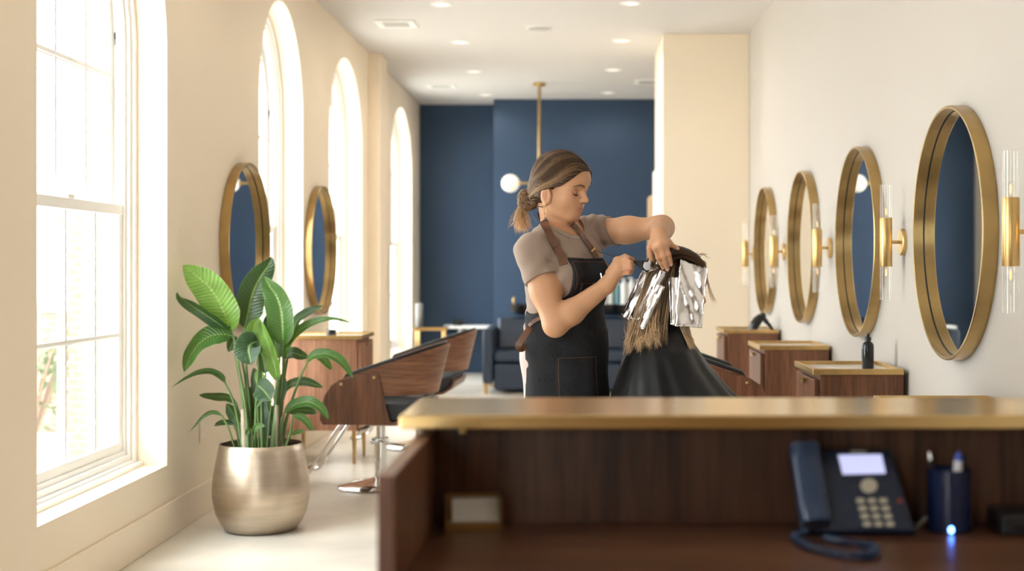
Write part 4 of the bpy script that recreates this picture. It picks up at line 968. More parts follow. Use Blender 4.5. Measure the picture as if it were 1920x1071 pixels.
def merge_hair(o_cap, o_str, name, parent):
    """join the cap and its strands into one hair mesh"""
    for o in (o_str,):
        me = o_cap.data; bm = bmesh.new(); bm.from_mesh(me); bm.from_mesh(o.data); bm.to_mesh(me); bm.free(); bpy.data.objects.remove(o)
    me.shade_smooth(); o_cap.name = name; return o_cap
def crom(pts, n=10):
    return np.array([tuple(v) for v in bez([Vector(tuple(p)) for p in pts], n)])
rng = np.random.default_rng(4)
# ------------------------------------------------------------------ the stylist
WC = A3(-.057, 4.50, 0); WF = A3(.70, -.714, 0); WL = A3(.714, .70, 0)
def WB(f, l, z): return WC+WF*f+WL*l+A3(0, 0, z)
WR = np.stack([WF, WL, A3(0, 0, 1)], 1)
def pp(px, py, Y): v = P(px, py, Y); return A3(v.x, v.y, v.z)
woman = thing('person', 'stylist in taupe t-shirt and black denim apron painting the seated client\'s hair', 'person', tuple(WC))
HW = head_frame(pp(1053, 351.4, 4.47), (.87, -.49), math.radians(14))
SHR, SHL = pp(998, 472, 4.38), pp(1116, 436, 4.63)
ELR, WRR = pp(1041, 609, 4.315), pp(1138, 535, 4.33)
ELL, WRL = pp(1241, 427, 4.53), pp(1236, 440, 4.335)
def torso(s, o=0.0):
    s.ell(WB(0, 0, .93), (.110+o, .160+o, .15+o), WR, .06); s.ell(WB(.0, 0, 1.06), (.098+o, .134+o, .14+o), WR, .06)
    s.ell(WB(-.005, 0, 1.19), (.104+o, .142+o, .15+o), WR, .05); s.ell(WB(-.005, 0, 1.27), (.080+o, .140+o, .075+o), WR, .05)
    for l in (-.068, .068): s.ell(WB(.070, l, 1.175), (.058+o, .062+o, .062+o), WR, .04)
    n = WB(-.022, 0, 1.328)
    s.cap(n, SHR+A3(.015, .02, .010), .044+o, .045+o, .05); s.cap(n, SHL+A3(-.01, 0, .0), .044+o, .045+o, .05)
def legs(s, o=0.0):
    for l in (-.080, .080):
        s.cap(WB(.0, l, .90), WB(.012, l*1.02, .49), .076+o, .056+o, .03); s.cap(WB(.012, l*1.02, .49), WB(-.015, l*1.05, .09), .054+o, .037+o, .03)
body = SDF(); torso(body); legs(body)
for l in (-.092, .092): body.cap(WB(-.03, l, .045), WB(.13, l*1.15, .030), .036, .026, .03)
neck0 = WB(-.026, -.006, 1.335); c_, R_ = HW
body.cap(neck0, c_+R_@A3(-.034, 0, -.050), .053, .046, .022)
body.ball(SHR, .050, .04); body.ball(SHL, .050, .04)
mR = SHR*.45+ELR*.55
body.cap(SHR, mR, .049, .0450, .03); body.cap(mR, ELR, .0450, .0385, .03)
f1 = ELR*.68+WRR*.32
body.cap(ELR, f1, .0385, .0395, .02); body.cap(f1, WRR, .0395, .0265, .02)
mL = SHL*.5+ELL*.5
body.cap(SHL, mL, .049, .0430, .03); body.cap(mL, ELL, .0430, .0365, .03)
f2 = ELL*.65+WRL*.35
body.cap(ELL, f2, .0365, .0365, .035); body.cap(f2, WRL, .0375, .0275, .02)
add_head(body, HW)
def hand(s, wrist, mcps, fingers, thumb, rw=.0225, pal=.0125):
    for i, m in enumerate(mcps): s.cap(wrist, m, rw if i in (1, 2) else rw*.85, pal*(1.0 if i < 3 else .9), .014)
    for a, b in zip(mcps, mcps[1:]): s.cap(a, b, pal*.85, pal*.85, .010)
    for i, (m, pts) in enumerate(zip(mcps, fingers)):
        r = [.0098, .0102, .0095, .0084][i]; q = [m]+pts
        for j, (a, b) in enumerate(zip(q, q[1:])): s.cap(a, b, r*(1-.10*j), r*(1-.10*(j+1)), .0045 if j else .007)
    for j, (a, b) in enumerate(zip(thumb, thumb[1:])): s.cap(a, b, [.0150, .0112, .0100][j], [.0115, .0102, .0085][j], .009 if j == 0 else .004)
# right hand: a loose fist round the brush handle, back of the hand to the camera
rm = [pp(1157, 489, 4.325), pp(1160, 497, 4.312), pp(1161, 506, 4.312), pp(1160, 515, 4.322)]
rf = [[pp(1176, 484, 4.300), pp(1184, 487, 4.322), pp(1180, 491, 4.340)], [pp(1181, 493, 4.290), pp(1185, 496, 4.316), pp(1176, 498, 4.335)],
      [pp(1181, 502, 4.292), pp(1185, 504, 4.318), pp(1176, 506, 4.336)], [pp(1178, 511, 4.302), pp(1183, 511, 4.326), pp(1175, 512, 4.338)]]
rt = [pp(1143, 512, 4.350), pp(1158, 488, 4.362), pp(1172, 482, 4.350), pp(1186, 487, 4.336)]
hand(body, WRR, rm, rf, rt)
# left hand: drooping from the wrist, fingers parting the client's hair
lm = [pp(1229, 464, 4.278), pp(1238.5, 459, 4.268), pp(1247, 458, 4.272), pp(1253.5, 456, 4.288)]
lf = [[pp(1234, 482, 4.285), pp(1239.5, 493, 4.300), pp(1243, 502, 4.312)], [pp(1244, 480, 4.272), pp(1248, 494, 4.288), pp(1251.5, 505, 4.304)],
      [pp(1253, 476, 4.276), pp(1256, 487, 4.288), pp(1258, 496, 4.298)], [pp(1260, 460, 4.290), pp(1266, 463, 4.296), pp(1271, 466, 4.300)]]
lt = [pp(1228, 447, 4.325), pp(1219, 465, 4.315), pp(1219.5, 476, 4.318), pp(1222, 487, 4.322)]
hand(body, WRL, lm, lf, lt)
V, Fc = body.mesh(WB(0, 0, 0)+A3(-.36, -.42, -.01), A3(.48, 4.86, 1.72), .0022)
col = head_paint(V, HW)
def pink(col, V, pts, r, cc=(0.66, 0.30, 0.21), a=0.35):
    for p in pts: 
        m = (np.exp(-((V-p)**2).sum(1)/r**2)*a)[:, None]; col[:] = col*(1-m)+np.array(cc)*m
pink(col, V, [f[-1] for f in lf+rf]+[f[0] for f in lf+rf]+[ELR, rt[-1]], .012)
for fch in lf+[rt[1:]]:                             # pale nails on the finger tips
    tip = fch[-1]; d = fch[-1]-fch[-2]; d /= np.linalg.norm(d); cam_ = A3(0, -1, .15); q = tip+cam_*.007+d*.002
    m = (np.clip(1.4-np.linalg.norm((V-q)/A3(.0055, .006, .0070), axis=1), 0, 1)*.7)[:, None]; col = col*(1-m)+np.array([.74, .48, .40])*m
np_obj('body', V, Fc, skin, woman, col)
# --- t-shirt
NKC = WB(.012, -.016, 1.368)
shirt = SDF(); torso(shirt, .0075)
dR = (ELR-SHR)/np.linalg.norm(ELR-SHR); hemR = SHR+(ELR-SHR)*.38; nR = dR+A3(.10, 0, .10); nR /= np.linalg.norm(nR)
dL = (ELL-SHL)/np.linalg.norm(ELL-SHL); hemL = SHL+(ELL-SHL)*.27; nL = dL+A3(0, 0, .30); nL /= np.linalg.norm(nL)
sR = SDF().cap(SHR, SHR*.45+ELR*.55, .0575, .0570).ball(SHR, .0570, .02); sL = SDF().cap(SHL, SHL*.5+ELL*.5, .056, .0515).ball(SHL, .0565, .02)
shirt.fn(lambda p: np.maximum(sR(p), (p-hemR)@nR), .022, 'u'); shirt.fn(lambda p: np.maximum(sL(p), (p-hemL)@nL), .030, 'u')
def wr(p):
    q = (p-WC)@WR; f, l, z = q.T
    a = np.sin(55*z+30*l+18*f)*np.sin(26*l-40*z+1)+0.6*np.sin(95*(p@A3(.5, .2, .85))+20*l)
    dl = np.linalg.norm(p-SHL-A3(-.02, -.03, -.02), axis=1); g = np.exp(-(dl/.13)**2)
    b = np.sin(190*(p@A3(.93, .1, .35))+8*np.sin(20*z))*g
    da = np.linalg.norm(p-SHR-A3(.05, -.02, -.10), axis=1); h = np.exp(-(da/.10)**2)*np.sin(130*(p@A3(.75, .1, -.65)))
    wz = np.exp(-((z-1.04)/.06)**2)*np.sin(140*z+9*l+14*f)
    return -0.0017*a-0.0030*b-0.0030*h-0.0030*wz
shirt.fn(wr, op='d')
shirt.fn(lambda p: .965-p[:, 2])
shirt.ell(NKC, (.082, .072, .080), WR@np.array([[math.cos(.35), 0, math.sin(.35)], [0, 1, 0], [-math.sin(.35), 0, math.cos(.35)]]), .004, 's')
V, Fc = shirt.mesh(WB(0, 0, 0)+A3(-.36, -.42, .94), A3(.20, 4.86, 1.46), .0026)
taupe = mat('taupe_jersey', (0.29, 0.210, 0.165), 0.85, bump=0.10, bscale=900, sheen=0.15)
SH = np_obj('t_shirt', V, Fc, taupe, woman)
sb0 = SDF(); torso(sb0, .0085); R2 = WR@np.array([[math.cos(.35), 0, math.sin(.35)], [0, 1, 0], [-math.sin(.35), 0, math.cos(.35)]]); nk = []
for a in np.linspace(0, 2*PI, 61)[:-1]:
    t = np.linspace(-1.45, 1.0, 160); L_ = np.stack([.083*math.cos(a)*np.cos(t), .073*math.sin(a)*np.cos(t), .081*np.sin(t)], 1); q = NKC+L_@R2.T
    s_ = sb0(q); i_ = np.nonzero((s_[:-1] < 0) & (s_[1:] >= 0))[0]
    if len(i_): nk.append(q[i_[-1]])
nk = np.array(nk); nk = (nk+np.roll(nk, 1, 0)+np.roll(nk, -1, 0))/3
if len(nk) > 30:
    mb = MB(); rows = []
    g_ = sb0.grad(nk)
    out = nk-NKC; out -= g_*(out*g_).sum(1)[:, None]; out /= np.linalg.norm(out, axis=1)[:, None]
    for p_, n_, o_ in zip(nk, g_, out): rows.append([tuple(p_+n_*.0015-o_*.002), tuple(p_+n_*.0026+o_*.003), tuple(p_+n_*.0026+o_*.010), tuple(p_+n_*.0006+o_*.013), tuple(p_-n_*.003+o_*.010), tuple(p_-n_*.002)])
    mb.grid(rows, closeu=True, closev=True).build('collar', taupe, SH, world=True, smooth=60)
# --- trousers and shoes
tr_ = SDF(); tr_.ell(WB(-.006, 0, .93), (.116, .166, .152), WR, .05); legs(tr_, .012); tr_.fn(lambda p: p[:, 2]-1.00); tr_.fn(lambda p: .10-p[:, 2])
V, Fc = tr_.mesh(WB(0, 0, 0)+A3(-.3, -.3, .08), WB(0, 0, 0)+A3(.3, .3, 1.02), .005)
np_obj('trousers', V, Fc, mat('pale_pink_cotton', (0.56, 0.44, 0.41), 0.85), woman)
for l in (-.092, .092):
    sh = SDF(); sh.cap(WB(-.035, l, .050), WB(.135, l*1.15, .038), .047, .038, .03); sh.fn(lambda p: .001-p[:, 2]); sh.fn(lambda p: p[:, 2]-.095, .02)
    V, Fc = sh.mesh(WB(.05, l, 0)-A3(.2, .2, .01), WB(.05, l, 0)+A3(.2, .2, .12), .005); np_obj('shoe', V, Fc, M['white'], woman)
# --- apron
apr = SDF(); torso(apr, .0140)
def skirt(p):
    q = (p-WC)@WR; z = q[:, 2]; t = np.clip((1.0-z)/.46, 0, 1); a = .114+.036*t; b = .162+.030*t
    fold = .004*np.sin(9*np.arctan2(q[:, 1], q[:, 0])+1)*t
    k0 = np.sqrt((q[:, 0]/a)**2+(q[:, 1]/b)**2); k1 = np.sqrt((q[:, 0]/a**2)**2+(q[:, 1]/b**2)**2)+1e-9
    return np.maximum(k0*(k0-1)/k1-fold, np.maximum(z-.99, .54-z))
apr.fn(skirt, .014, 'u')
apr.fn(lambda p: -.0010*np.sin(48*(p@A3(.3, .1, .95)))*np.sin(31*(p@A3(.8, -.3, .2)))-.0012*np.exp(-((p[:, 2]-1.02)/.05)**2)*np.sin(120*p[:, 2]+20*p[:, 0]), op='d')
def region(p):
    q = (p-WC)@WR; f, l, z = q.T
    half = .080+.010*np.clip((1.24-z)/.12, 0, 1)+.10*np.clip((1.125-z)/.095, 0, 1)**1.6
    bib = np.maximum(np.abs(l+.004)-half, z-(1.243+.04*np.abs(l)))
    bib = np.maximum(bib, -f-.040+.030*np.clip((1.03-z)/.05, 0, 1))
    return bib
apr.fn(region); apr.fn(lambda p: .555-p[:, 2])
V, Fc = apr.mesh(WB(0, 0, 0)+A3(-.3, -.3, .53), WB(0, 0, 0)+A3(.3, .3, 1.32), .0030)
def denim(name, c):
    m, nt, b = newmat(name); tc = nt.nodes.new('ShaderNodeTexCoord'); n = nt.nodes.new('ShaderNodeTexNoise'); n.inputs['Scale'].default_value = 9; n.inputs['Detail'].default_value = 8; n.inputs['Roughness'].default_value = .75
    n2 = nt.nodes.new('ShaderNodeTexNoise'); n2.inputs['Scale'].default_value = 1; n2.inputs['Detail'].default_value = 4; mp = nt.nodes.new('ShaderNodeMapping'); mp.inputs['Scale'].default_value = (420, 420, 60); nt.links.new(tc.outputs['Object'], mp.inputs[0]); nt.links.new(mp.outputs[0], n2.inputs[0]); nt.links.new(tc.outputs['Object'], n.inputs[0])
    a = nt.nodes.new('ShaderNodeMath'); a.operation = 'ADD'; nt.links.new(n.outputs[0], a.inputs[0]); nt.links.new(n2.outputs[0], a.inputs[1])
    r = nt.nodes.new('ShaderNodeValToRGB'); r.color_ramp.elements[0].position = .80; r.color_ramp.elements[1].position = 1.35; r.color_ramp.elements[0].color = (*[x*.7 for x in c], 1); r.color_ramp.elements[1].color = (*[x*1.7 for x in c], 1); nt.links.new(a.outputs[0], r.inputs[0]); nt.links.new(r.outputs[0], b.inputs[0])
    bp = nt.nodes.new('ShaderNodeBump'); bp.inputs['Strength'].default_value = .25; bp.inputs['Distance'].default_value = .001; nt.links.new(n2.outputs[0], bp.inputs['Height']); nt.links.new(bp.outputs[0], b.inputs['Normal']); b.inputs['Roughness'].default_value = .8; b.inputs['Specular IOR Level'].default_value = .25
    return m
den = denim('black_denim', (0.013, 0.0135, 0.016))
AP = np_obj('apron', V, Fc, den, woman)
leath = mat('brown_leather', (0.135, 0.058, 0.030), 0.45, noise=0.25, nscale=20, bump=0.1, bscale=200)
def ribbon(pts, nrm, width, th=.003):                   # flat strap along points with outward normals
    rows = []; pts = np.asarray(pts); m = len(pts); t = np.gradient(pts, axis=0); t /= np.linalg.norm(t, axis=1)[:, None]
    w = width if hasattr(width, '__len__') else [width]*m
    for i in range(m):
        n = nrm[i]-t[i]*(nrm[i]@t[i]); n /= np.linalg.norm(n); s = np.cross(t[i], n)
        rows.append([tuple(pts[i]+s*w[i]/2+n*th), tuple(pts[i]-s*w[i]/2+n*th), tuple(pts[i]-s*w[i]/2), tuple(pts[i]+s*w[i]/2)])
    mb = MB().grid(rows, closev=True); k = len(mb.v); mb.f += [(3, 2, 1, 0), (k-4, k-3, k-2, k-1)]; mb.mi += [0, 0]
    return mb
full = SDF(); full.ops = list(shirt.ops)
class U:                                                # union of finished fields, for laying things on the clothes
    def __init__(s, *a): s.a = a
    def __call__(s, p): return np.minimum.reduce([f(p) for f in s.a])
    march = SDF.march; grad = SDF.grad
clo = U(shirt, apr, body)
def onto(sdf, pix, off=.001, n=8):
    q = np.array([sdf.march(x, y, off=off) for x, y in pix]); q = crom(q, n)
    for _ in range(4): q = q-sdf.grad(q)*(sdf(q)-off)[:, None]*.8
    return q, sdf.grad(q, .006)
sb = U(shirt, body)
q, g = onto(sb, [(1019, 414), (1022, 424), (1030, 440), (1041, 460), (1050, 476), (1054, 488), (1057, 497)], .004)
st1 = ribbon(q, g, .030).build('neck_strap', leath, AP, world=True, bevel=.001)
q2 = q[18:26]; ribbon(q2+g[18:26]*.003, g[18:26], .033, .003).build('strap_keeper', leath, st1, world=True, bevel=.001)
q, g = onto(sb, [(1071, 417), (1077, 425), (1086, 436), (1095, 448), (1105, 461), (1112, 472), (1118, 484)], .004)
gs = np.array([g[max(0, i-5):i+14].mean(0) for i in range(len(g))]); g = gs/np.linalg.norm(gs, axis=1)[:, None]
st2 = ribbon(q, g, .024).build('neck_strap', leath, AP, world=True, bevel=.001)
q2 = q[37:40]; ribbon(q2+g[37:40]*.003, g[37:40], .03, .003).build('buckle', M['brass'], st2, world=True, bevel=.001)
# neck strap round the back of the neck
bk2 = crom([body.march(1019, 414, off=.004), WB(-.085, -.045, 1.395), WB(-.095, 0, 1.405), WB(-.085, .045, 1.395), q[0]], 8); 
for _ in range(4): bk2 = bk2-sb.grad(bk2)*(sb(bk2)-.004)[:, None]*.8
bk2 = bk2[5:-5]; ribbon(bk2, sb.grad(bk2, .006), .026).build('neck_strap', leath, AP, world=True, bevel=.001)
thr = mat('rust_thread', (0.20, 0.085, 0.035), 0.8)
def pocket(l0, l1, z0, z1, nm):
    d = SDF(); d.ops = list(apr.ops); d.ops.append((lambda p: np.full(len(p), -.0022), 0, 'd'))
    def rg(p): q = (p-WC)@WR; return np.maximum.reduce([l0-q[:, 1], q[:, 1]-l1, z0-q[:, 2], q[:, 2]-z1, .02-q[:, 0]])
    d.fn(rg); V, Fc = d.mesh(WB(0, 0, 0)+A3(-.3, -.3, z0-.02), WB(0, 0, 0)+A3(.3, .3, z1+.02), .0030)
    o = np_obj(nm, V, Fc, den, AP)
    dd = SDF(); dd.ops = d.ops[:-1]; tm = MB()
    for path in ([(l0+.004, z) for z in np.linspace(z1-.004, z0+.004, 30)], [(l, z1-.005) for l in np.linspace(l0+.004, l1-.004, 24)], [(l1-.004, z) for z in np.linspace(z1-.004, z0+.004, 30)]):
        p = np.array([WB(.12, l, z) for l, z in path])
        for _ in range(12): p = p-WF*(dd(p)*.8)[:, None]
        tm.tube([Vector(tuple(x)) for x in p+WF*.0003], .0007, 5)
    tm.build('stitching', thr, o, world=True)
    return o
pocket(-.122, .030, .585, .918, 'front_pocket'); pocket(-.060, .035, 1.075, 1.165, 'bib_pocket')
tm = MB()
for path in ([(l, 1.232) for l in np.linspace(-.078, .070, 24)], [(-.079, z) for z in np.linspace(1.232, 1.14, 16)]):
    p = np.array([WB(.12, l, z) for l, z in path])
    for _ in range(12): p = p-WF*(apr(p)*.8)[:, None]
    tm.tube([Vector(tuple(x)) for x in p+WF*.0003], .0007, 5)
tm.build('stitching', thr, AP, world=True)
clo2 = U(shirt, apr, tr_)
# waist tie: band round the side and the hanging leather loop
q, g = onto(clo2, [(993, 611), (998, 606), (1004, 602), (1012, 598), (1022, 595)], .004)
ribbon(q, g, .014).build('waist_tie', leath, AP, world=True, bevel=.001)
lp_ = crom([pp(999, 609, 4.40), pp(990, 621, 4.37), pp(979, 637, 4.36), pp(972, 649, 4.36), pp(979, 654, 4.375), pp(990, 642, 4.395), pp(999, 622, 4.41)], 6)
ribbon(lp_, np.tile(A3(-.25, -.95, .1), (len(lp_), 1)), .022).build('waist_loop', leath, AP, world=True, bevel=.001)
# clips tucked in the bib
q = apr.march(1128, 520, off=.004); MB().tube([Vector(tuple(q+A3(-.003, -.001, .014))), Vector(tuple(q+A3(.003, -.001, -.012)))], .0030, 8).build('hair_clip', M['chrome'], AP, world=True)
q = apr.march(1131, 528, off=.004); MB().tube([Vector(tuple(q+A3(-.001, -.001, .009))), Vector(tuple(q+A3(.003, -.001, -.014)))], .0028, 8).build('hair_clip', M['chrome'], AP, world=True)
# --- hair: smooth cap swept back into a low bun
DK, MD, BL_ = A3(.030, .0135, .0068), A3(.108, .053, .025), A3(.45, .28, .14)
cap_ = SDF(); c, R = HW; w_ = lambda *q: c+R@np.array(q, float)
cap_.ell(w_(-.011, 0, .040), (.101, .079, .081), R, .02); cap_.ell(w_(-.032, 0, -.005), (.080, .074, .075), R, .03)
cap_.ell(w_(.040, 0, .043), (.0525, .0625, .0515), R, .02)
cap_.cap(w_(-.080, -.004, -.035), w_(-.092, -.01, -.060), .036, .026, .03)
def hairline(p):
    q = (p-c)@R; f, l, u = q.T; al = np.abs(l)
    front = f-(.072+.020*np.clip((u-.045)/.05, 0, 1)-.030*np.clip((al-.030)/.04, 0, 1)-.65*np.clip(.052-u, 0, .1)*np.clip((al-.02)/.04, 0, 1))
    side = np.maximum(-(u+.012+.30*(f-.03)), np.where(f > -.022, 0, -1))       # clear of the ear
    low = np.where(f < -.022, -(u+.088), -1)
    fr2 = np.where(u < .035, f-.030-1.1*(u+.012), -1)
    return np.maximum(np.maximum(front, low), np.maximum(np.where(f > -.022, -(u+.010), -1), np.where(u < .06, fr2, -1)))
bunc = c+R@A3(-.112, -.016, -.068)
cap_.fn(hairline, .004); cap_.ball(bunc, .030, .006)
V, Fc = cap_.mesh(c-.17, c+.17, .0024)
q = (V-c)@R; tt = np.clip((.09-q[:, 0])/.19, 0, 1)[:, None]
CAPO = np_obj('hair', V, Fc, hairm, woman, DK*(1-tt)+MD*.9*tt)
ce, re = A3(-.011, 0, .040), A3(.1015, .0795, .0815)
def on_ell(q, off=0.0):
    d = q-ce; return ce+d/np.sqrt(((d/(re+off))**2).sum())
paths = []; rad = []; cl = []
BUN = A3(-.104, -.012, -.066)
capS = SDF(); capS.ops = cap_.ops[:4]
def lay(raw, ex, wend=.86):          # lay strands (n,m,3, head frame) on the cap, letting the ends free
    n, m, _ = raw.shape; wv = c+raw.reshape(-1, 3)@R.T; s_ = np.linspace(0, 1, m); wt = np.clip((1-s_)/(1-wend), 0, 1)**.5; wt = np.tile(wt, n); exx = np.repeat(ex, m)
    for _ in range(4):
        g = capS.grad(wv); wv = wv-g*((capS(wv)-exx)*wt)[:, None]*.9
    return wv.reshape(n, m, 3)
raw = []; meta = []
s_ = np.linspace(0, 1, 20)[:, None]
for i in range(2600):
    a = rng.random(); side = -1 if rng.random() < .70 else 1
    if a < .56: k = rng.random()**1.15; ph_ = math.radians(26+124*k); st = A3(-.011+.13*math.cos(ph_), side*.002, .040+.11*math.sin(ph_)); tag_ = k
    elif a < .80: t = rng.random(); st = A3(.100-.068*t, side*(.003+.069*t), .103-.098*t); tag_ = t*1.3
    else: t = rng.random(); st = A3(.020-.060*t, side*.080, .010-.006*t-.055*max(0, t-.45)*2); tag_ = 2+t
    c1 = st+A3(-.020, side*(.020+.034*rng.random() if a < .56 else .012), -.008-.010*rng.random() if a < .56 else -.006+.010*rng.random())
    c2 = st*.22+BUN*.78+A3(.004, side*(.026+.014*rng.random()), .020*(1 if a < .8 else -.2))
    en = BUN+rng.normal(0, .009, 3)
    raw.append((1-s_)**3*st+3*(1-s_)**2*s_*c1+3*(1-s_)*s_**2*c2+s_**3*en); meta.append((a, tag_, side))
ex = .0005+.0032*rng.random(len(raw))
for p, (a, t, sd_) in zip(lay(np.array(raw), ex), meta):
    paths.append(p); rad.append(.0005+.0007*rng.random())
    b_ = .5+.5*math.sin(t*34+sd_); k = .7+.5*rng.random(); r_ = rng.random()
    if a >= .8: c0_, c1_ = MD*.8, MD*1.3
    elif b_ > .80 and r_ < .75: c0_, c1_ = MD*1.0, BL_*.62
    elif b_ > .5: c0_, c1_ = DK*1.3, MD*1.25
    else: c0_, c1_ = DK*.9, MD*.75
    if a < .56 and t < .55: c0_ = DK
    cl.append((c0_*k, c1_*k))
for i in range(26):      # blonde face-framing streak
    t = .35+.5*rng.random(); st = on_ell(A3(.078-.050*t, -(.012+.062*t), .118-.105*t), .003)
    s_ = np.linspace(0, 1, 18); m2 = BUN+A3(.03, -.05, .035); bz = ((1-s_)**3)[:, None]*st+(3*(1-s_)**2*s_)[:, None]*(st+A3(-.018, -.02, -.02))+(3*(1-s_)*s_**2)[:, None]*m2+(s_**3)[:, None]*BUN
    paths.append(lay(bz[None], np.array([.0042]))[0]); rad.append(.0009); cl.append((MD*1.3, BL_*.85))
bc = bunc
for i in range(260):      # the coiled bun
    ph = rng.random()*2*PI; tl = rng.normal(0, .25); r0 = .003+.029*rng.random()**.8; tw = 2.2+rng.random()*2.0
    s_ = np.linspace(0, 1, 26); an = ph+s_*tw*PI; rr = r0*(1+.10*np.sin(5*an+i))+.004*s_
    ax1 = R@A3(-.35, -.10, 1.0); ax1 /= np.linalg.norm(ax1); ax0 = np.cross(ax1, A3(0, 1, 0)); ax0 /= np.linalg.norm(ax0); nz = np.cross(ax0, ax1)
    if nz[1] > 0: nz = -nz
    bul = np.sqrt(np.maximum(0, .036**2-rr**2))*(.75+.25*np.sin(an*2+i))
    p = bc+ax0*(rr*np.cos(an))[:, None]+ax1*(rr*np.sin(an))[:, None]*1.05+nz*(bul*rng.choice([1, 1, 1, -1]))[:, None]*.85
    paths.append(p); rad.append(.0012+.0013*rng.random()); k = rng.random(); cl.append((MD*(.6+k), (BL_ if k > .45 else MD)*(.55+.5*rng.random())))
for i in range(300):      # loose ends hanging from the bun
    a = bc+R@(A3(-.008, 0, -.022)+rng.normal(0, .008, 3)); dx = rng.normal(-.004, .009); ln = .050+.045*rng.random()
    p = crom([a, a+A3(dx*.7-.008, rng.normal(0, .006), -ln*.35), a+A3(dx*1.3-.004, rng.normal(0, .008), -ln*.75), a+A3(dx*1.5+rng.normal(0, .008), rng.normal(0, .01), -ln)], 5)
    paths.append(p); rad.append(.00025+.00035*rng.random()); k = .7+.5*rng.random(); cl.append((BL_*.75*k, BL_*1.9*k))
for i in range(60):      # fine flyaways
    st = on_ell(rng.normal(0, 1, 3)*A3(.08, .05, .02)+A3(-.02, -.01, .12), .004); d = rng.normal(0, .008, 3)
    a = c+R@st; b = c+R@(on_ell(st+A3(-.03, 0, .0), .007)); e = c+R@(on_ell(st+A3(-.06, 0, -.005), .008)+d*.6)
    paths.append(crom([a, b, e], 5)); rad.append(.0002); cl.append((MD*.8, MD*1.3))
for i in range(26):      # nape and behind the ear
    st = A3(-.030-.03*rng.random(), -.062+.02*rng.random(), -.030-.05*rng.random()); en = BUN+A3(.01, -.01, .0)+rng.normal(0, .006, 3)
    paths.append(crom([c+R@st, c+R@((st+en)/2+A3(-.004, -.014, -.004)), c+R@en], 6)); rad.append(.0014); cl.append((MD*.9, BL_*.6))
HO = strands('hair_strands', paths, rad, cl, hairm, woman); merge_hair(CAPO, HO, 'hair', woman)
# ear ring, lashes
eb = w_(-.003, -.0775, -.069); hp_ = []
for a in np.linspace(0, 2*PI, 33): hp_.append(Vector(tuple(eb+A3(0.0035*math.cos(a)*1.3, .0035*math.cos(a), 0)+A3(0, 0, -.0135+.0135*math.sin(a)))))
MB().tube(hp_, .0012, 8, cap=False).build('hoop_earring', M['brass'], woman, world=True)
lsh = MB()
for y in (-1, 1):
    t = np.linspace(0, 1, 22); l = y*(.0185+.0265*t); u = -.0060-.0042*np.sin(PI*t**.9)-.0008*t
    q = np.array([w_(.085-.35*max(0, abs(a)-.034), a, b) for a, b in zip(l, u)])
    for _ in range(8): q = q-R[:, 0][None]*np.clip(body(q)-.0002, -.004, .004)[:, None]*.8
    lsh.tube([Vector(tuple(p)) for p in q], [.0004+.0007*math.sin(PI*min(1, .15+.85*k)) for k in t], 6)
    for k in range(3, 22):
        a = q[k]; b = a+R@A3(.0050, y*.0035*(t[k]-.3), -.0030-.0010*t[k]); lsh.tube([Vector(tuple(a)), Vector(tuple((a+b)/2+R@A3(.0002, 0, -.0006))), Vector(tuple(b))], [.00045, .0004, .0002], 4)
lsh.build('eyelashes', mat('dark_lash', (.020, .011, .008), .6), woman, world=True)
# ------------------------------------------------------------------ the seated client
client = thing('person', 'seated client in a black cape with foils folded in her hair', 'person', (.33, 4.43, 0))
HC = head_frame(pp(1268, 535, 4.43), (1, 0), math.radians(18)); cc, RC = HC; cw = lambda *q: cc+RC@np.array(q, float)
I3 = np.eye(3); cy = 4.43
cb = SDF(); add_head(cb, HC)
cb.cap(A3(.262, cy, .985), cw(-.030, 0, -.055), .056, .050, .03)
cb.ell(A3(.275, cy, .83), (.100, .140, .170), I3, .05); cb.ell(A3(.30, cy, .62), (.120, .150, .16), I3, .06)
for s in (-1, 1):
    cb.cap(A3(.265, cy, .965), A3(.268, cy+s*.135, .925), .045, .045, .04); cb.cap(A3(.268, cy+s*.14, .92), A3(.33, cy+s*.185, .69), .044, .038, .03)
    cb.cap(A3(.33, cy+s*.185, .69), A3(.54, cy+s*.11, .645), .038, .026, .02); cb.ell(A3(.60, cy+s*.095, .64), (.06, .038, .016), I3, .02)
    cb.cap(A3(.33, cy+s*.085, .575), A3(.74, cy+s*.095, .56), .078, .056, .04); cb.cap(A3(.74, cy+s*.095, .56), A3(.80, cy+s*.10, .16), .055, .038, .03); cb.cap(A3(.80, cy+s*.10, .145), A3(.95, cy+s*.11, .115), .034, .026, .02)
V, Fc = cb.mesh(A3(.1, 4.15, .05), A3(1.02, 4.72, 1.32), .0028)
np_obj('body', V, Fc, skin, client, head_paint(V, HC))
for s in (-1, 1):
    sh = SDF(); sh.cap(A3(.79, cy+s*.10, .135), A3(.955, cy+s*.11, .118), .044, .034, .03); sh.fn(lambda p: .098-p[:, 2])
    V, Fc = sh.mesh(A3(.7, cy+s*.1-.1, .07), A3(1.05, cy+s*.1+.1, .22), .005); np_obj('shoe', V, Fc, M['black'], client)
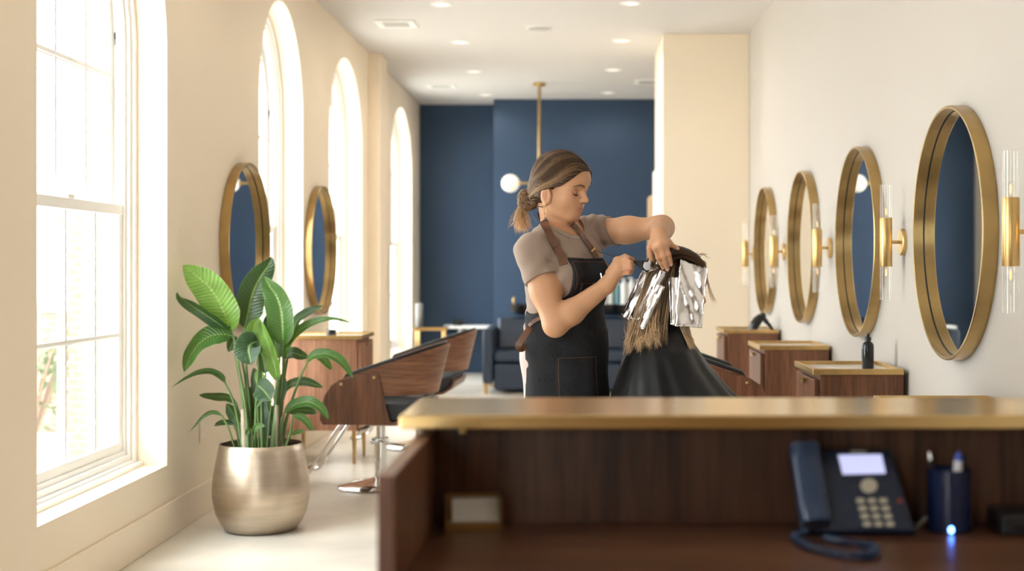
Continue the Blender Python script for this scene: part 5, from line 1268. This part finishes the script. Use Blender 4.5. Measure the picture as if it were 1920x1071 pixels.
# cape: gathered at the neck, falling over shoulders, arms and chair
LV = [(1.052, .270, .056, .058), (1.030, .268, .062, .066), (1.000, .268, .080, .100), (.970, .270, .104, .160), (.935, .273, .126, .202), (.88, .281, .150, .228), (.80, .302, .198, .265), (.72, .340, .250, .312), (.62, .392, .325, .338), (.50, .43, .365, .350), (.44, .44, .375, .352)]
lv = np.array(LV); zz_ = np.linspace(1.052, .44, 90); cp_rows = []
NA = 220; th = np.linspace(0, 2*PI, NA, endpoint=False)
for z in zz_:
    cx = np.interp(-z, -lv[:, 0], lv[:, 1]); rx = np.interp(-z, -lv[:, 0], lv[:, 2]); ry = np.interp(-z, -lv[:, 0], lv[:, 3])
    t = np.clip((1.02-z)/.5, 0, 1)
    w = .0100*t*np.sin(9*th+2.2*np.sin(2*th+.5)+3.2*t)+.0065*t*np.sin(17*th+1.3-5*t+1.5*np.sin(3*th))+.0075*t*np.exp(-((th-5.35+.9*t)/.13)**2)*2.2+.010*t*np.exp(-((th-4.35-.2*t)/.10)**2)-.008*t*np.exp(-((th-4.75+.35*t)/.12)**2)
    sh_ = np.exp(-((z-.94)/.05)**2)*.006*np.cos(2*th)
    cp_rows.append([(cx+(rx+w-sh_)*math.cos(a), cy+(ry+w-sh_)*math.sin(a), z) for a, w, sh_ in zip(th, w, sh_)])
capem = mat('black_nylon', (0.0060, 0.0060, 0.0068), 0.52, spec=0.22, bump=0.05, bscale=40, sheen=0.05)
CP = MB().grid(cp_rows, closev=True).build('cape', capem, client, world=True, smooth=80, solid=.0025)
MB().lathe([(.0585, -.006), (.0605, .0), (.0600, .022), (.0575, .026), (.0565, .022), (.0555, .0)], 48, xf=Matrix.Translation((.270, cy, 1.040)), close=True).build('neck_band', capem, CP, world=True)
# hair
ch_ = SDF(); ch_.ell(cw(-.014, 0, .041), (.107, .080, .086), RC, .02); ch_.ell(cw(-.035, 0, -.005), (.086, .076, .078), RC, .03)
def hl(p):
    q = (p-cc)@RC; f, l, u = q.T
    return np.maximum(np.maximum(f-(.066-.5*np.clip(.05-u, 0, .1)), -(u+.080)), np.where(f > -.01, -(u+.03), -1))
ch_.fn(hl, .004); V, Fc = ch_.mesh(cc-.17, cc+.17, .0032)
CO = np_obj('hair', V, Fc, hairm, client, np.tile(DK*1.05, (len(V), 1)))
pa = []; ra = []; cl = []
def q3(x, y, Y): return pp(x, y, Y)
U_ = lambda a, b: a+(b-a)*rng.random()
BD = A3(.68, .48, .29)
for i in range(1500):     # long lengths down the back
    s = rng.random(); d = U_(-1, 1); Yb = 4.43+d*.06; nr = 1-.25*abs(d)
    x0_, y0_ = 1222+38*s+U_(-4, 4), 486+U_(-8, 14)
    e_ = 1168+62*s+U_(-4, 4)+6*math.sin(s*22); ey = 664-16*s-10*abs(math.sin(s*14))+U_(-22, 6)-(U_(0, 60) if rng.random() < .25 else 0)
    p = crom([q3(x0_, y0_, Yb-.03*(1-d)), q3(1208+36*s, 530, Yb-.028+d*.015), q3(1192+44*s+U_(-3, 3), 582, Yb-.03+d*.02), q3(1177+54*s+U_(-4, 4), 625, Yb-.035+d*.02), q3(e_, ey, Yb-.035+d*.025)], 6)
    pa.append(p); ra.append(U_(.0004, .0010)); k = U_(.6, 1.25); v = rng.random()
    cl.append((MD*k*(1.2 if v > .5 else .6), BD*k*(1.15 if v > .3 else .6)))
for i in range(460):     # dark section gathered under the fingers
    s = U_(-1, 1); Y_ = 4.338+.03*rng.random()
    p = crom([q3(1258+10*s, 488+U_(-4, 6), Y_), q3(1252+11*s, 518, Y_-.004), q3(1247+12*s, 556, Y_-.002), q3(1240+13*s, 596, Y_), q3(1233+14*s+U_(-4, 4), 636+U_(-14, 10), Y_)], 6)
    pa.append(p); ra.append(U_(.0004, .0010)); k = U_(.6, 1.2); cl.append((DK*k, (DK*.5+MD*.6 if rng.random() < .55 else BD*.8)*k))
for i in range(340):     # lock swept over the crown to the front
    s = U_(-1, 1); d = U_(-.03, .05)
    p = crom([q3(1250+6*s, 506+5*s, 4.35+d), q3(1258+4*s, 487+5*s, 4.35+d), q3(1276, 479+6*s, 4.355+d), q3(1302, 486+6*s, 4.355+d), q3(1322+U_(-4, 4), 499+6*s+U_(-2, 3), 4.36+d)], 6)
    pa.append(p); ra.append(U_(.0004, .0010)); k = U_(.6, 1.3); cl.append((DK*k, MD*k*.75))
for i in range(360):     # front lengths below the big foil
    s = rng.random(); Y_ = 4.35+.05*rng.random()
    p = crom([q3(1270+20*s, 560, Y_), q3(1272+18*s, 600, Y_-.004), q3(1280+16*s, 628, Y_-.012), q3(1290+11*s+U_(-3, 2), 648+U_(-10, 6), Y_-.018)], 6)
    pa.append(p); ra.append(U_(.0004, .0010)); k = U_(.6, 1.2); cl.append((MD*k, BD*k*1.1))
for i in range(46):      # thin wisps in front of the face and off the crown
    if i < 20: p = crom([q3(1318+U_(-3, 3), 505, 4.40), q3(1327+U_(-2, 2), 530, 4.40), q3(1333+U_(-4, 4), 552, 4.40), q3(1342+U_(-6, 6), 574+U_(-10, 6), 4.40)], 6); cc0, cc1 = MD, BD
    else:
        x = U_(1258, 1310); p = crom([q3(x, 480+(x-1258)*.14, 4.38), q3(x+U_(4, 12), 470+(x-1258)*.15, 4.38), q3(x+U_(10, 26), 466+(x-1258)*.3+U_(-6, 6), 4.38)], 5); cc0, cc1 = DK*1.2, MD
    pa.append(p); ra.append(.00028 if i < 20 else .0004); cl.append((cc0*1.5, cc1*1.2))
rawc = []
for i in range(800):     # crown: from the parting down both sides
    k = rng.random(); side = -1 if rng.random() < .72 else 1
    st = A3(.070-.165*k, side*.003, .125); s_ = np.linspace(0, 1, 14)[:, None]
    rawc.append((1-s_)**2*st+2*(1-s_)*s_*(st+A3(-.012, side*.085, -.005))+s_**2*A3(st[0]-.02+.02*rng.random(), side*.085, -.02-.03*rng.random()))
wv = cc+np.array(rawc).reshape(-1, 3)@RC.T; capC = SDF(); capC.ops = ch_.ops[:2]; exx = np.repeat(.0005+.003*rng.random(len(rawc)), 14)
for _ in range(4): wv = wv-capC.grad(wv)*(capC(wv)-exx)[:, None]*.9
for p in wv.reshape(len(rawc), 14, 3): pa.append(p); ra.append(U_(.0005, .0010)); k = U_(.7, 1.4); cl.append((DK*k, (DK*.7+MD*.5)*k))
for p in pa:             # keep the lengths outside the cape
    z = np.clip(p[:, 2], .44, 1.052); cx_ = np.interp(-z, -lv[:, 0], lv[:, 1]); rx_ = np.interp(-z, -lv[:, 0], lv[:, 2])+.012; ry_ = np.interp(-z, -lv[:, 0], lv[:, 3])+.012
    u = (p[:, 0]-cx_)/rx_; yo = cy-ry_*np.sqrt(np.maximum(0, 1-u*u))-U_(0, .012); m = (np.abs(u) < 1) & (p[:, 2] < 1.06) & (p[:, 1] < cy+.02); w = np.clip((1.06-p[:, 2])/.03, 0, 1)
    p[:, 1] = np.where(m, np.minimum(p[:, 1], p[:, 1]*(1-w)+yo*w), p[:, 1])
HO = strands('hair_strands', pa, ra, cl, hairm, client, gamma=.6); merge_hair(CO, HO, 'hair', client)
# ------------------------------------------------------------------ foils folded round the strands of hair
foilm = mat('crinkled_foil', (0.88, 0.86, 0.86), 0.27, 1.0, bump=0.22, bscale=38)
def foil(label, TL_, TR_, BR_, BL__, nx=7, ny=14, amp=.0040, seed=0, bow=0.0, fold=True, long=False):
    r_ = np.random.default_rng(seed)
    c4 = [pp(*q) for q in (TL_, TR_, BR_, BL__)]; ctr = sum(c4)/4
    t = thing('hair_foil', label, 'foil', tuple(ctr), group='colouring foils in the hair')
    nrm = np.cross(c4[1]-c4[0], c4[3]-c4[0]); nrm /= np.linalg.norm(nrm); nrm = -nrm if nrm[1] > 0 else nrm
    nx, ny = nx*2, ny*2; n1 = r_.normal(0, 1, (ny+1, nx+1)); rows = []
    asp = np.linalg.norm(c4[3]-c4[0])/np.linalg.norm(c4[1]-c4[0])
    cre = [(r_.uniform(-.30, .30) if long else r_.uniform(-1.2, 1.2), r_.uniform(0, 1), r_.uniform(0, 1), r_.choice([-1, 1])*r_.uniform(.5, 1.2), r_.uniform(.18, .40) if long else r_.uniform(.06, .22)) for _ in range(6 if long else 9)]
    ed = (c4[1]-c4[0]); ed = ed/np.linalg.norm(ed)
    for j in range(ny+1):
        v = j/ny; row = []
        for i in range(nx+1):
            u = i/nx
            jt = .12 if long else .35; uu = u+r_.uniform(-jt, jt)/nx*(0 < i < nx); vv = v+r_.uniform(-jt, jt)/ny*(0 < j < ny)
            p = (c4[0]*(1-uu)+c4[1]*uu)*(1-vv)+(c4[3]*(1-uu)+c4[2]*uu)*vv
            hgt = amp*n1[j, i]*(.03 if long else .08)
            for an, cu, cv_, aa, wd in cre:      # sharp random creases, mostly lengthwise
                dd_ = abs((uu-cu)*math.cos(an)+(vv-cv_)*math.sin(an)*asp*.5); hgt += amp*aa*max(0, 1-dd_/wd)
            p = p+nrm*(hgt+bow*(1-abs(2*u-1)))+ed*(r_.normal(0, .0008) if i in (0, nx) else 0)
            row.append(tuple(p))
        rows.append(row)
    o = MB().grid(rows).build('foil_sheet', foilm, t, world=True, smooth=24, solid=.0014)
    if fold:             # the turned-up hem along the bottom and the folded side
        a, b = c4[3]+nrm*.006, c4[2]+nrm*.006; up = (c4[0]-c4[3]); up /= np.linalg.norm(up)
        h = []
        for j in range(4):
            row = []
            for i in range(nx+1):
                u = i/nx; row.append(tuple(a*(1-u)+b*u+up*(.012*j/3+.001*r_.normal())+nrm*(.0012*r_.normal()-.0016*j)))
            h.append(row)
        MB().grid(h).build('folded_hem', foilm, t, world=True, smooth=16, solid=.0012)
    return t
foil('largest foil, hanging flat over the side of the client\'s face', (1275, 484, 4.335), (1325, 502, 4.345), (1316, 615, 4.325), (1265, 612, 4.318), 8, 15, .0042, 3)
foil('narrow foil just behind the largest one, at the client\'s ear', (1253, 520, 4.338), (1272, 519, 4.330), (1268, 612, 4.322), (1257, 608, 4.328), 4, 13, .0036, 5, bow=.004, long=True)
foil('leftmost long foil strip slanting down from the tint brush', (1205, 506, 4.375), (1217, 513, 4.355), (1180, 600, 4.345), (1163, 594, 4.375), 4, 16, .0040, 8, bow=.007, long=True)
foil('broad foil strip under the stylist\'s drooping fingers', (1231, 499, 4.330), (1249, 511, 4.318), (1199, 600, 4.322), (1181, 598, 4.340), 5, 16, .0040, 11, bow=.008, long=True)
foil('foil strip beside the dark section, reaching down to the blonde ends', (1232, 531, 4.318), (1247, 538, 4.308), (1208, 618, 4.318), (1193, 611, 4.330), 4, 12, .0034, 14, bow=.008, long=True)
foil('small crumpled foil being painted beside the brush tip', (1214, 489, 4.326), (1236, 483, 4.318), (1233, 503, 4.312), (1214, 513, 4.322), 5, 6, .0040, 17, fold=False)
# ------------------------------------------------------------------ tint brush in the stylist's right hand
brt = thing('tint_brush', 'black tint brush loaded with pale dye in the stylist\'s hand', 'brush', tuple(pp(1165, 485, 4.33)))
hd = [Vector(tuple(pp(*q))) for q in ((1121, 471.5, 4.372), (1150, 480, 4.350), (1175, 486.5, 4.336), (1190, 491.5, 4.326))]
MB().tube(bez(hd, 6), [lerp(.0016, .0040, i/18) for i in range(19)], 10).build('handle', M['black'], brt, world=True)
def slab(px4, Y4, th): 
    a = [pp(x, y, Y) for (x, y), Y in zip(px4, Y4)]; n = np.cross(a[1]-a[0], a[3]-a[0]); n /= np.linalg.norm(n); m = MB()
    m.add([tuple(p+n*th/2) for p in a]+[tuple(p-n*th/2) for p in a], [(0, 1, 2, 3), (7, 6, 5, 4), (0, 4, 5, 1), (1, 5, 6, 2), (2, 6, 7, 3), (3, 7, 4, 0)]); return m
slab([(1186.5, 488.5), (1205, 488.2), (1206, 507.5), (1188.5, 493.5)], [4.327, 4.318, 4.318, 4.327], .007).build('ferrule', M['black'], brt, world=True, bevel=.0015)
bm_ = MB()
for k in range(26):
    u = k/25; a = pp(1205+u, 488.8+18*u, 4.318); b = pp(1216-2*u+U_(-1, 1), 489.5+19.5*u, 4.312)
    bm_.tube([Vector(tuple(a+A3(0, U_(-.002, .002), 0))), Vector(tuple(b+A3(0, U_(-.002, .002), 0)))], .0009, 5)
bm_.build('bristles', M['black'], brt, world=True)
dy_ = SDF(); 
for x, y, r in ((1211, 495, .0075), (1215, 498, .0078), (1213, 503, .0075), (1209, 500, .006), (1218, 494, .006), (1218, 503, .006)): dy_.ell(pp(x, y, 4.3085), (r, .0045, r*.95), I3, .006)
V, Fc = dy_.mesh(pp(1213, 499, 4.3085)-.03, pp(1213, 499, 4.3085)+.03, .0014); np_obj('dye', V, Fc, mat('pale_grey_dye', (.50, .52, .56), .35, bump=.2, bscale=300), brt)
